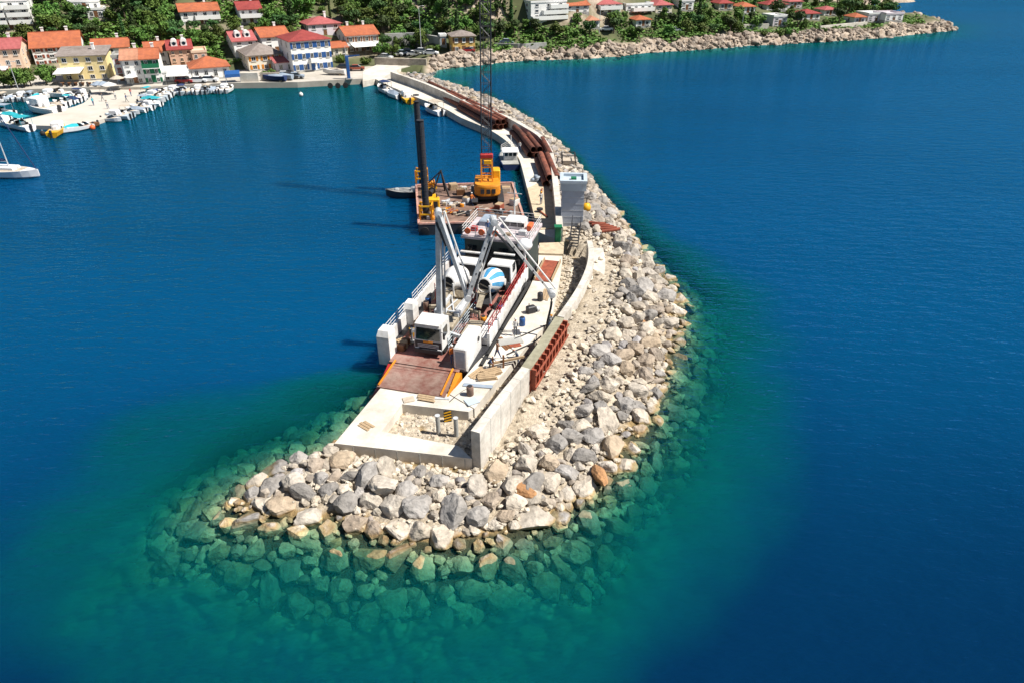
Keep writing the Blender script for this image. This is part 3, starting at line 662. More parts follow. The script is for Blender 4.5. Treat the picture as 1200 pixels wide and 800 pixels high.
# two grey posts in the pit
for (px, py), lb in (((514,508),'left of the two pale round posts standing in the open pit'),((535,511),'right of the two pale round posts standing in the open pit')):
    p = P(px,py,.4); g = thing('post', lb, 'post', (p.x,p.y,.36)); MB().tube((0,0,0),(0,0,1.75),.17,12).build('shaft', M['conc_grey'], g); MB().tube((0,0,1.75),(0,0,1.8),.2,12).build('cap', M['steel'], g)
def yb(px,py,lb,rz):
    p = P(px,py,.4); g = thing('striped_marker', lb, 'barrier', (p.x,p.y,.4), rz); MB().span((-.3,-.05,0),(.3,.05,1.1)).build('board', M['black'], g); mb = MB()
    for k in range(4): mb.bar((-.28,-.06,.12+.26*k),(.28,-.06,.26+.26*k),.03,.1)
    mb.build('stripe', M['yellow'], g)
yb(525,494,'black and yellow striped marker board in the pit corner',R(8))
# ------------------------------------------------------------ steel pipes stacked along the pier
def pipe_stack(pxa, pxb, nb, ntop, lb, r=.5):
    A = P(*pxa,2.0); B = P(*pxb,2.0); d = (B-A); L = d.length; u = d.normalized(); n = Vector((u.y,-u.x,0))
    me = MB().pipe((0,0,-L/2),(0,0,L/2),r,r*.93).mesh('pipe', M['rust'])
    rows = [(nb,1.32+r),(ntop,1.32+r+r*1.75)]
    for ri, (cnt, zz) in enumerate(rows):
        for k in range(cnt):
            c = (A+B)/2+n*(k-(cnt-1)/2)*2.05*r+u*rng.uniform(-.5,.5); c.z = zz
            o = link('steel_pipe', me, None, c); o.rotation_mode = 'QUATERNION'; o.rotation_quaternion = u.to_track_quat('Z','Y')
            tag(o, ('upper rusty pipe of stack ' if ri else 'lower rusty pipe of stack ')+lb, 'pipe', 'steel pipes stacked along the pier')
pipe_stack((527,113),(546,123),3,2,'farthest from the camera on the pier')
pipe_stack((503,101),(526,112),2,1,'nearest the village on the pier')
pipe_stack((546,124),(589,147),4,3,'of long pipes along the sea wall behind the crane boom')
pipe_stack((572,124),(592,136),1,0,'against the sea wall past the crane boom',.45)
pipe_stack((603,154),(616,167),2,1,'at the start of the pier bend')
pipe_stack((615,163),(629,181),3,2,'midway round the pier bend')
pipe_stack((635,168),(645,187),2,1,'tucked close to the sea wall on the bend')
pipe_stack((637,186),(648,214),3,2,'nearest the tower with dark open ends')
for k in range(5):
    p = P(700+k*4,262+k*2,2.2); o = link('steel_pipe', MB().pipe((-1.1,0,0),(1.1,0,0),.2,.17,10).mesh('pipe', M['redrust']), None, p, (0,R(-8),R(-35+k*9))); tag(o, 'short rust red pipe lying on the rocks right of the tower','pipe','short pipes on the rocks')
p = P(687,246,2.2); g = thing('buoy','yellow buoy on the rocks behind the tower','buoy',(p.x,p.y,2.0)); MB().lathe([(.1,0),(.55,.2),(.6,.6),(.4,1.0),(.1,1.1)],12).build('float', M['yellow'], g, True); MB().tube((0,0,1.1),(0,0,1.8),.06,6).build('staff', M['dark'], g)
p = P(666,190,2.4); g = thing('cage','dark steel frame cage on the rocks behind the pipe bend','cage',(p.x,p.y,2.2))
mb = MB()
for sx in (-1,1):
    for sy in (-1,1): mb.bar((sx,sy,0),(sx,sy,1.4),.12)
    mb.bar((sx,-1,1.4),(sx,1,1.4),.12); mb.bar((-1,sx,1.4),(1,sx,1.4),.12)
mb.build('frame', M['dark'], g)
mb = MB(); mb.span((-.9,-.9,.05),(.9,.9,.6)); mb.build('bundle', M['tan'], g)
# ------------------------------------------------------------ people
def person(label, loc, rz, pose, shirt, trousers, helmet=None, group=None, s=1.0):
    g = thing('person', label, 'person', loc, rz, group)
    bend = pose.get('bend',0); ca, sa_ = math.cos(bend), math.sin(bend)
    def up(x, y, z): return (x, -(z-.95)*sa_+y, .95+(z-.95)*ca)     # trunk bends forward (-y) about the hips
    kn = pose.get('knee',0)
    sq = pose.get('squat',0)
    J = {}; Jv = []; Ed = []; Rd = []
    def j(n, p, r, par=None):
        p = Vector(p); p.z -= sq*(1 if p.z > .6 else 0) if not n.startswith(('ank','toe')) else 0
        J[n] = len(Jv); Jv.append(p); Rd.append(r)
        if par: Ed.append((J[par], J[n]))
    j('pel',(0,0,.95),(.15,.11)); j('wst',up(0,0,1.12),(.13,.10),'pel'); j('chs',up(0,0,1.34),(.165,.115),'wst'); j('nck',up(0,0,1.5),(.06,.06),'chs'); j('hd1',up(0,-.02,1.58),(.075,.085),'nck'); j('hd2',up(0,-.02,1.70),(.085,.1),'hd1'); j('hd3',up(0,-.01,1.77),(.05,.06),'hd2')
    for sd_, S in ((-1,'l'),(1,'r')):
        a1, a2 = pose.get('arm'+S, (.1,.3))
        sh = Vector((sd_*.19,0,1.44)); el = sh+Vector((sd_*.06,-math.sin(a1)*.29,-math.cos(a1)*.29)); wr = el+Vector((-sd_*.02,-math.sin(a1+a2)*.25,-math.cos(a1+a2)*.25)); hn = wr+(wr-el).normalized()*.09
        j('sh'+S,up(*sh),(.065,.065),'chs'); j('el'+S,up(*el),(.047,.047),'sh'+S); j('wr'+S,up(*wr),(.034,.034),'el'+S); j('hn'+S,up(*hn),(.042,.028),'wr'+S)
        st_ = pose.get('step',.08)*sd_
        j('hip'+S,(sd_*.1,0,.88),(.1,.1),'pel'); j('kne'+S,(sd_*.12,st_*.5-kn*.3-sq*.5,.48+sq*.12),(.066,.066),'hip'+S); j('ank'+S,(sd_*.13,st_+kn*.1,.09),(.045,.045),'kne'+S); j('toe'+S,(sd_*.14,st_-.15+kn*.1,.04),(.045,.035),'ank'+S)
    me = bpy.data.meshes.new('body'); me.from_pydata([p*s for p in Jv], Ed, []); o = link('body', me, None)
    md = o.modifiers.new('skin','SKIN'); me.skin_vertices[0]  if me.skin_vertices else None
    for k, r in enumerate(Rd): me.skin_vertices[0].data[k].radius = (r[0]*s, r[1]*s)
    me.skin_vertices[0].data[0].use_root = True
    o.modifiers.new('sub','SUBSURF').levels = 1
    dg = bpy.context.evaluated_depsgraph_get(); dg.update(); nm = bpy.data.meshes.new_from_object(o.evaluated_get(dg)); bpy.data.objects.remove(o)
    nm.name = 'body'; nm.materials.clear()
    for q in (shirt, trousers, M['skin'], M['black']): nm.materials.append(q)
    hd = Jv[J['hd1']]*s; pel = Jv[J['pel']].z*s
    for pl in nm.polygons:
        c = pl.center; pl.use_smooth = True
        if c.z < .1*s: pl.material_index = 3
        elif (c-hd).length < .24*s and c.z > hd.z-.08*s: pl.material_index = 2
        elif min((c-Jv[J['hnl']]*s).length, (c-Jv[J['hnr']]*s).length) < .1*s: pl.material_index = 2
        elif c.z < pel+.03*s: pl.material_index = 1
        else: pl.material_index = 0
    b = link('body', nm, g)
    hc = Jv[J['hd2']]*s
    MB().lathe([(.115*s,-.01*s),(.125*s,.03*s),(.1*s,.09*s),(.04*s,.125*s)],10,(hc.x,hc.y,hc.z)).build('helmet' if helmet else 'hair', helmet or M['hair'], g, True)
    return g
stand = dict(armr=(.3,.6),arml=(.1,.3)); work = dict(bend=.6,armr=(.7,.5),arml=(.6,.5)); hold = dict(bend=.2,armr=(.9,.8),arml=(.8,.9)); walk = dict(step=.28,armr=(.5,.3),arml=(-.4,.3)); crouch = dict(bend=.7,squat=.42,armr=(.8,.4),arml=(.7,.5))
def pl(px,py,z=1.4): p = P(px,py,z); return (p.x,p.y,z-.0)
person('worker in pale clothes standing in the middle of the white quay', pl(604,393,1.385), R(20), stand, M['fab_white'], M['fab_grey'], M['white'])
person('worker holding the hanging concrete hose beside the formwork', pl(643.5,388,.9), R(70), hold, M['fab_grey'], M['fab_blue'], M['orange'])
person('worker in dark clothes bending at the edge of the trench', pl(606,425,.8), R(-60), work, M['fab_grey'], M['fab_blue'], M['white'])
person('worker standing by the upright timber post on the quay edge', pl(583,420,1.385), R(120), walk, M['wood_deck'], M['fab_blue'])
person('worker crouching beside the timber pallets on the quay', pl(573,430,1.385), R(60), crouch, M['fab_blue'], M['fab_grey'], M['white'])
person('person in white shirt standing on the inner end of the pier', pl(609,178,1.3), R(-20), stand, M['fab_white'], M['fab_blue'])
# site gear on the quay
def tyre(px,py,z,lb,rx=0,rz=0,r=.5):
    p = P(px,py,z); g = thing('tyre_fender', lb, 'tyre', (p.x,p.y,z), rz); 
    mb = MB(); rings = []
    for k in range(14):
        a = 2*math.pi*k/14; rings.append([Vector(((r+.16*math.cos(b*math.pi/3))*math.cos(a), .2*math.sin(b*math.pi/3), (r+.16*math.cos(b*math.pi/3))*math.sin(a))) for b in range(6)])
    rings.append(rings[0]); mb.loft(rings, False); mb.build('tyre', M['black'], g, True); MB().tube((0,0,r),(0,.05,1.1),.03,5).build('rope', M['dark'], g); return g
tyre(611.5,342,1.2,'upper black tyre fender hanging on the quay edge beside the ferry',rz=R(70)); tyre(616,338,1.3,'black tyre fender beside the uppermost one on the quay edge',rz=R(70)); tyre(604,353,1.1,'black tyre fender lower down the quay edge by the ferry side',rz=R(70)); tyre(606,349,1.1,'second black tyre of the lower pair on the quay edge',rz=R(66))
p = P(622,366,1.4); g = thing('pump','dark diesel water pump standing on the white quay','pump',(p.x,p.y,1.39),R(25)); MB().bbox((0,0,.35),(.9,.55,.7),.08).build('engine', M['dark'], g); MB().lathe([(.1,0),(.28,.02),(.28,.25),(.1,.3)],10,(.6,0,.2),(1,0,0)).build('impeller_case', M['steel'], g); MB().tube((-.2,0,.7),(-.2,0,1.0),.05,6).build('exhaust', M['dark'], g)
def hose(pts, r, m, lb, cat='hose'):
    o = MB().path(curve(pts, 24), r, 6).build('hose', m); tag(o, lb, cat); return o
hose([P(a,b,1.45) for a,b in ((603,397),(615,392),(628,386),(640,381))], .06, M['dark'], 'upper dark hose lying across the quay towards the formwork')
hose([P(a,b,1.45) for a,b in ((594,415),(610,408),(625,401),(634,394))], .07, M['dark'], 'lower dark hose lying across the quay edge to the trench')
hose([P(a,b,1.36) for a,b in ((527,470),(535,463),(546,456),(560,452))], .035, M['dark'], 'thin black cable curving over the quay near the ramp')
def sheet(px,py,sx,sy,rz,m,lb,z=1.39):
    p = P(px,py,z); g = thing('plate', lb, 'plate', (p.x,p.y,z), rz); MB().span((-sx,-sy,.02),(sx,sy,.07)).build('sheet', m, g); MB().span((-sx*.9,-.06,-.0),(sx*.9,.06,.02)).build('batten', M['timber'], g)
sheet(598,400,1.1,.55,R(15),M['conc_grey'],'grey plate lying on the quay beside the standing worker'); sheet(604,405,.5,.25,R(20),M['redrust'],'small rust red plate on the quay in front of the worker')
sheet(560,452,1.2,.22,R(-8),M['bluegrey'],'bluish scaffold board lying on the quay near the ramp'); sheet(553,470,.5,.45,R(30),M['paleblue'],'pale blue square board at the inner corner of the quay'); sheet(508,466,1.3,.16,R(-5),M['steel'],'grey plank lying on the platform before the ramp',1.3); sheet(479,468,.45,.35,R(20),M['tan'],'small pink tan board on the platform behind the pit',1.3)
for k,(px,py) in enumerate(((571,442),(576,437))):
    p = P(px,py,1.4); g = thing('pallet', ('front','rear')[k]+' stack of timber boards on the quay beside the crouching worker', 'timber stack', (p.x,p.y,1.39), R(10+k*14))
    bmz = MB().span((-.75,-.09,0),(.75,.09,.07)).mesh('board', M['timber'])
    for lv in range(3):
        for c in range(4): link('board', bmz, g, (rng.uniform(-.1,.1),-.36+.24*c,.02+.09*lv))
p = P(586,440,.6); g = thing('timber_frame','timber trestle with two posts bridging the trench','trestle',(p.x,p.y,.5),R(14))
for sx in (-.6,.3): MB().bar((sx,0,0),(sx,0,2.1),.14).build('post', M['wood_deck'], g)
MB().bar((-.8,0,1.45),(2.2,.3,1.5),.13,.2).build('beam', M['timber'], g); MB().bar((-.8,.3,1.2),(2.2,.7,1.25),.2,.06).build('board', M['timber'], g)
p = P(642,318,1.4); g = thing('trough','rusty orange steel trough lying along the inner quay','trough',(p.x,p.y,1.39),R(-14)); mb = MB(); mb.span((-.85,-2.6,0),(.85,2.6,.12)); mb.build('base', M['redrust'], g)
for sx in (-.9,.9): MB().span((sx-.06,-2.6,0),(sx+.06,2.6,.4)).build('side', M['timber'], g)
p = P(637,252,1.42); g = thing('anchor','rusty anchor lying on the sand of the pier','anchor',(p.x,p.y,1.5),R(25)); MB().bar((0,-1.1,0),(0,1.1,.1),.14).build('shank', M['redrust'], g); MB().lathe([(.1,-.15),(.42,-.1),(.42,.1),(.1,.15)],10,(.05,1.2,.3)).build('drum', M['dark'], g)
p = P(634,226,1.42); o = MB().bar((p.x,p.y-1.6,1.55),(p.x+.2,p.y+1.4,1.55),.16).build('steel_beam', M['redrust']); tag(o,'red steel beam lying on the sandy end of the pier','beam')
p = P(646,212,1.42); 
p = P(628,211,1.32); g = thing('bag_pile','grey heap of bags beside the pipes near the pier edge','bags',(p.x,p.y,1.31))
for k in range(7): 
    b = MB(); b.lathe([(.05,-.4),(.26,-.3),(.3,0),(.26,.3),(.05,.4)],8,(rng.uniform(-.6,.6),rng.uniform(-.9,.9),.22+.3*(k > 4)),(1,rng.uniform(-1,1),0)); b.build('bag', M['bluegrey'], g, True)
for k,(px,py) in enumerate(((519,118),(540,131),(486,101))):
    p = P(px,py,1.3); g = thing('bollard', 'white concrete mooring bollard on the pier edge, '+('middle','nearest','farthest')[k]+' of three','bollard',(p.x+.6,p.y,1.3)); MB().lathe([(.3,0),(.25,.5),(.38,.6),(.34,.8),(.1,.86)],10).build('head', M['white'], g); MB().span((-.4,-.4,-1.2),(.4,.4,.0)).build('block', M['conc'], g)
# ------------------------------------------------------------ ferry (landing craft); local x = starboard as seen from the bow, y = bow to stern
FO = Vector((-7.6,48.1,0)); FZ = R(-15)
def F(x,y,z): return FO+Matrix.Rotation(FZ,3,'Z')@Vector((x,y,z))
fy = thing('ferry','white landing craft ferry with its rusty bow ramp lowered onto the platform','ferry',FO,FZ)
mb = MB(); hull = []
for (y,x0,x1,zb) in ((.3,-3.5,3.9,-.2),(4,-4.2,4.6,-1),(22,-4.2,4.6,-1.2),(27.5,-3.6,4.0,-.8)):
    hull.append([Vector((x0+.5,y,zb)),Vector((x1-.5,y,zb)),Vector((x1,y,.4)),Vector((x1,y,1.55)),Vector((x0,y,1.55)),Vector((x0,y,.4))])
mb.loft(hull); mb.build('hull', M['dark'], fy)
mb = MB(); mb.span((-3.3,.3,1.552),(3.7,18.7,1.62)); mb.build('deck', M['reddeck'], fy)
mb = MB(); mb.span((-3.5,18.9,1.552),(3.9,27.3,1.62)); mb.build('stern_deck', M['deckpaint'], fy)
mb = MB(); mb.span((-2.9,-.15,1.5),(3.3,1.1,1.66)); mb.build('apron', M['ramp'], fy)
rmp = MB(); rmp.loft([[Vector((-2.5,-.2,1.38)),Vector((3.0,-.2,1.38)),Vector((3.0,-.2,1.6)),Vector((-2.5,-.2,1.6))],[Vector((-2.5,-3.5,1.31)),Vector((3.3,-3.5,1.31)),Vector((3.3,-3.5,1.42)),Vector((-2.5,-3.5,1.42))]]); ro = rmp.build('ramp', M['ramp'], fy)
tread = MB().bar((-2.3,0,0),(2.9,0,0),.04,.04).mesh('cleat', M['ramp'])
for k in range(9): link('cleat', tread, ro, (0,-.5-.34*k,1.605-.045*k))
for sx in (-2.4,2.75): 
    mb = MB(); mb.bar((sx,.1,1.72),(sx+(.2 if sx > 0 else 0),-3.4,1.5),.13,.12); mb.build('edge_beam', M['orange'], ro)
mb = MB(); mb.loft([[Vector((-3.3,-.1,-.2)),Vector((-2.55,-.1,-.2)),Vector((-2.55,-.1,1.45)),Vector((-3.0,-.1,1.45))],[Vector((-3.3,-3.3,-.1)),Vector((-2.9,-3.3,-.1)),Vector((-2.56,-3.3,.7)),Vector((-2.7,-3.3,.7))]]); mb.build('ramp_flank', M['redpaint'], fy)
mb = MB(); mb.loft([[Vector((3.32,-.1,.6)),Vector((3.6,-.1,.6)),Vector((3.6,-.1,1.6)),Vector((3.1,-.1,1.6))],[Vector((3.4,-3.2,.6)),Vector((3.5,-3.2,.6)),Vector((3.5,-3.2,1.3)),Vector((3.35,-3.2,1.3))]]); mb.build('ramp_flank', M['orange'], fy)
def post(x,y,wx,wy,h,nm='bow_post'):
    mb = MB(); mb.loft([[Vector((x-wx,y-wy,1.0)),Vector((x+wx,y-wy,1.0)),Vector((x+wx,y+wy,1.0)),Vector((x-wx,y+wy,1.0))],[Vector((x-wx,y-wy,h-.5)),Vector((x+wx,y-wy,h-.5)),Vector((x+wx,y+wy,h-.5)),Vector((x-wx,y+wy,h-.5))],[Vector((x-wx+.1,y-wy+.25,h)),Vector((x+wx-.1,y-wy+.25,h)),Vector((x+wx-.1,y+wy-.1,h)),Vector((x-wx+.1,y+wy-.1,h))]]); return mb.build(nm, M['white'], fy)
post(-3.45,.9,.55,.7,4.2); post(-3.75,7.0,.5,.65,3.6)
bx = MB(); bx.bbox((3.35,2.3,2.55),(1.2,4.0,2.2),.1); bo = bx.build('bow_locker', M['white'], fy); MB().span((2.95,.285,1.8),(3.75,.31,3.3)).build('locker_door', M['bluegrey'], bo); MB().lathe([(.05,-.05),(.22,-.03),(.22,.05),(.05,.07)],10,(3.965,3.4,2.9),(1,0,0)).build('vent', M['dark'], bo)
# bulwarks
for x0,x1,y0,y1 in ((4.35,4.6,4.6,18.8),(-4.2,-3.95,1.6,6.5),(-4.2,-3.95,8.1,18.8)): MB().span((x0,y0,1.5),(x1,y1,2.75)).build('bulwark', M['white'], fy)
MB().span((3.3,4.7,1.6),(4.34,10.0,2.2)).build('side_casing', M['white'], fy)
mb = MB(); mb.span((1.9,4.4,1.62),(3.2,7.4,2.3)); mb.build('hatch_coaming', M['cement'], fy)
def rail(pts, h, m, nm='railing', n=3, step=1.2, par=None):
    mb = MB(); pts = [Vector(p) for p in pts]
    for a, b in zip(pts, pts[1:]):
        L = (b-a).length; k_ = max(1,int(L/step))
        for k in range(k_+1): p = a.lerp(b,k/k_); mb.tube(p, p+Vector((0,0,h)), .035, 5)
        for r_ in range(n): o = Vector((0,0,h*(r_+1)/n)); mb.tube(a+o, b+o, .03, 5)
    return mb.build(nm, m, par or fy)
rail([(4.47,4.8,2.75),(4.47,18.5,2.75)], 1.1, M['redpaint'], n=3); rail([(-4.07,8.3,2.75),(-4.07,18.6,2.75)], 1.0, M['white']); rail([(-4.07,1.8,2.75),(-4.07,6.3,2.75)], 1.0, M['white'])
rail([(1.4,2.8,1.62),(1.6,10.2,1.62)], 1.3, M['paleblue'], n=4)
MB().tube((4.75,1.5,1.5),(5.0,18,1.5),.16,8).build('rubbing_strake', M['black'], fy)
# accommodation block and bridge deck
sup = MB(); sup.bbox((1.1,21.2,3.5),(6.9,4.8,3.85),.08); so_ = sup.build('deckhouse', M['darkgreen'], fy)
for x in (-1.5,.2,1.9,3.6): MB().span((x-.5,18.765,3.9),(x+.5,18.79,4.6)).build('window', M['glass'], so_)
for x in (-.6,2.6): MB().span((x-.45,18.76,1.7),(x+.45,18.79,3.5)).build('door', M['dark'], so_)
td = MB(); td.bbox((1.1,21.3,5.55),(7.5,5.6,.35),.08); to = td.build('bridge_deck', M['deckpaint'], fy)
MB().bbox((2.3,22.4,6.2),(2.2,1.9,.9),.15).build('wheelhouse', M['white'], fy); wm = MB().span((-.35,-.02,-.22),(.35,.02,.22)).mesh('window', M['glass'])
for k in range(3): link('window', wm, fy.children[-1] if False else to, (1.5+.8*k,21.43,6.25))
MB().bbox((-.9,22.6,6.0),(1.4,2.2,.6),.1).build('skylight', M['bluegrey'], fy); MB().bbox((.6,20.0,5.95),(.9,.7,.45),.06).build('locker', M['white'], fy)
MB().lathe([(.1,0),(.6,.1),(.8,.5),(.65,.95),(.25,1.15)],14,(4.3,18.4,4.9)).build('radome', M['white_clean'], fy, True)
MB().tube((4.3,18.4,1.6),(4.3,18.4,4.95),.12,8).build('radome_post', M['white'], fy)
rail([(-2.5,18.7,5.73),(4.7,18.7,5.73),(4.7,24,5.73),(-2.5,24,5.73),(-2.5,18.7,5.73)], .95, M['white'])
MB().tube((1.9,23.3,6.7),(1.9,23.3,10.2),.09,6,.05).build('mast', M['white'], fy); MB().bar((1.1,23.3,9.0),(2.7,23.3,9.0),.08).build('mast_yard', M['white'], fy)
for x,y in ((3.0,24.9),(1.4,25.1)):
    mb = MB(); mb.lathe([(.1,-.75),(.36,-.65),(.4,0),(.36,.65),(.1,.75)],12,(x,y,2.6),(1,.2,0)); mb.build('life_raft', M['orangeboat'], fy, True)
rail([(-3.3,24.6,1.62),(-3.3,27.1,1.62),(3.7,27.1,1.62),(3.7,24.6,1.62)], 1.05, M['white'])
for k in range(3): MB().lathe([(.12,-.05),(.34,-.05),(.34,.05),(.12,.05)],12,(-1.9+1.5*k,18.62,6.2),(0,1,0)).build('lifebuoy', M['orangeboat'], fy)
MB().bbox((-3.1,20.5,2.2),(.9,2.2,1.2),.1).build('fuel_tank', M['bluegrey'], fy); MB().tube((-3.2,18.3,1.62),(-3.2,18.3,4.6),.08,6).build('lamp_post', M['white'], fy)
MB().lathe([(.1,0),(.35,.05),(.38,.7),(.2,.8)],10,(-2.9,17.7,1.62)).build('barrel', M['orangeboat'], fy)
tag_ = None
# ------------------------------------------------------------ trucks: local front is -y
wheel_t = MB().lathe([(.28,-.17),(.48,-.17),(.52,-.1),(.52,.1),(.48,.17),(.28,.17)],16,(0,0,0),(1,0,0)).mesh('tyre', M['black'])
wheel_r = MB().lathe([(.05,-.12),(.28,-.15),(.3,0),(.28,.15),(.05,.12)],12,(0,0,0),(1,0,0)).mesh('rim', M['steel'])
def wheels(g, ys, tw=2.1):
    for y in ys:
        for sx in (-1,1): o = link('wheel', wheel_t, g, (sx*tw/2,y,.52)); link('rim', wheel_r, o)
def cab(g, y0, m, plate, top=3.1):
    # stepped, raked cab front
    x = 1.25; kz = top/3.1; pr = [(0,.75),(0,1.55),(.16,2.75*kz),(.42,3.05*kz),(2.0,top),(2.1,2.9*kz),(2.1,.75)]
    mb = MB(); rings = [[Vector((sx*(x-(.06 if z > 2 else 0)),y0+a,z)) for a,z in pr] for sx in (-1,1)]; mb.loft(rings); c = mb.build('cab', m, g)
    d = Vector((0,.16,1.2)).normalized(); 
    mb = MB(); mb.add([(-1.1,y0-.01,1.62),(1.1,y0-.01,1.62),(1.04,y0+.135,2.68),(-1.04,y0+.135,2.68),(-1.1,y0+.08,1.62),(1.1,y0+.08,1.62),(1.04,y0+.225,2.68),(-1.04,y0+.225,2.68)], [(0,1,2,3),(7,6,5,4),(0,4,5,1),(1,5,6,2),(2,6,7,3),(3,7,4,0)]); mb.build('windscreen', M['glass'], c)
    MB().span((-1.2,y0-.03,.8),(1.2,y0+.05,1.5)).build('grille_panel', M['dark'], c)
    for k in range(3): MB().span((-.95,y0-.06,.92+.14*k),(.95,y0-.02,.98+.14*k)).build('grille_bar', M['steel'], c)
    MB().span((-.42,y0-.07,1.36),(.42,y0-.02,1.55)).build('front_plate', plate, c)
    for sx in (-1,1):
        MB().bbox((sx*1.0,y0-.05,.75),(.36,.1,.2),.03).build('headlight', M['white_clean'], c); MB().span((sx*1.24-.03,y0+.5,1.75),(sx*1.24+.03,y0+1.4,2.6)).build('side_window', M['glass'], c)
        mr = MB(); mr.bar((sx*1.2,y0+.1,2.5),(sx*1.5,y0-.1,2.5),.04); mr.span((sx*1.5-.08,y0-.16,1.95),(sx*1.5+.08,y0-.06,2.5)); mr.build('mirror', M['dark'], c)
        MB().bar((sx*.5,y0-.02,1.7),(sx*.1,y0+.06,2.1),.03).build('wiper', M['black'], c)
    MB().bbox((0,y0-.03,.6),(2.5,.25,.4),.05).build('bumper', M['dark'], g)
    MB().span((-1.1,y0-.05,3.0),(1.1,y0+.25,3.12)).build('sun_visor', m, c); return c
pt = thing('concrete_pump_truck','white concrete pump truck facing the ramp with its grey folding boom raised','truck',F(.1,1.5,1.63),FZ)
cab(pt, 0, M['white'], M['orange']); wheels(pt, (1.0,2.6,6.6,7.9))
mb = MB(); mb.span((-.45,.5,.7),(.45,9,1.0)); mb.build('chassis', M['dark'], pt)
mb = MB(); mb.bbox((0,5.6,1.25),(2.3,5.6,.5),.08); mb.build('platform_body', M['cement'], pt)
for sx in (-1,1): MB().bbox((sx*.95,6.3,1.7),(.5,3.4,.5),.08).build('tool_box', M['steel'], pt)
MB().lathe([(.6,0),(.75,.1),(.75,.5),(.5,.9),(.42,1.3)],14,(0,3.1,1.0)).build('turntable', M['steel'], pt)
mb = MB(); mb.loft([[Vector((-.5,8.3,1.0)),Vector((.5,8.3,1.0)),Vector((.5,9.0,1.0)),Vector((-.5,9.0,1.0))],[Vector((-1,7.9,1.75)),Vector((1,7.9,1.75)),Vector((1,9.3,1.75)),Vector((-1,9.3,1.75))]], False); mb.build('hopper', M['cement'], pt)
for sx,y in ((-1,2.6),(1,2.6),(-1,7.2),(1,7.2)):
    mb = MB(); mb.bar((sx*.9,y,1.0),(sx*2.5,y-.5,1.0),.26,.3); mb.bar((sx*2.4,y-.5,1.15),(sx*2.4,y-.5,.05),.16); mb.span((sx*2.4-.3,y-.8,.0),(sx*2.4+.3,y-.2,.06)); mb.build('outrigger', M['steel'] if y < 5 else M['cement'], pt)
mb = MB()
for k in range(6): mb.tube((rng.uniform(-1,1),4+rng.uniform(0,3),1.55),(rng.uniform(-1,1),5+rng.uniform(0,3.4),1.75),.07,6)
mb.build('delivery_pipe', M['steel'], pt)
for k in range(26):
    pass
T = F(.1,4.6,0); Q = P(642,392,1.2); Q.z = 0
inv = (Matrix.Translation(F(.1,1.5,1.63))@Matrix.Rotation(FZ,4,'Z')).inverted()
bp_ = [Vector((T.x,T.y,3.8))]+[on_plane(a,b,T,Q) for a,b in ((514,251),(548,348),(578,258),(645,341))]
nb_ = (Q-T).normalized(); side = Vector((nb_.y,-nb_.x,0))
offs = (0,.0,.3,.0)
for k, (w1,w2) in enumerate(((.62,.52),(.5,.4),(.4,.32),(.28,.18))):
    a, b = bp_[k]+side*(.25*k-.3), bp_[k+1]+side*(.25*k-.3)
    mb = MB(); mb.bar(inv@a, inv@b, w1*.72, w1, w2*.72, w2); s_ = mb.build('boom_section', M['steel'] if k < 3 else M['white'], pt)
    d = (b-a); up_ = d.cross(side).normalized(); o2 = up_*(-.5 if k % 2 else .46)-side*.2
    mb = MB(); mb.tube(inv@(a+o2), inv@(b+o2), .075, 8); mb.build('concrete_line', M['white'], s_)
    d = (b-a); L = d.length; up_ = d.cross(side).normalized()
    mb = MB(); mb.tube(inv@(a+d*.08+up_*.42), inv@(a+d*.36+up_*.3), .1, 8); mb.build('ram', M['dark'], s_)
    for q in range(1,6): c = a.lerp(b,q/6); MB().bar(inv@(c+side*(w1*.40)), inv@(c-side*(w1*.62)), .09, .16).build('bracket', M['dark'], s_)
    mb = MB(); sd2 = inv.to_3x3()@side; mb.lathe([(.05,-.5),(.3,-.48),(.3,.48),(.05,.5)],12,inv@b,sd2); mb.build('joint', M['steel'], s_)
tip = bp_[-1]+side*.45
ho = MB().path([inv@p for p in curve([tip,tip+Vector((.02,0,-1.2)),P(641,392,1.5)+Vector((0,0,1.2)),P(640,396,1.3)], 16)], .11, 8).build('hose', M['black'], pt)
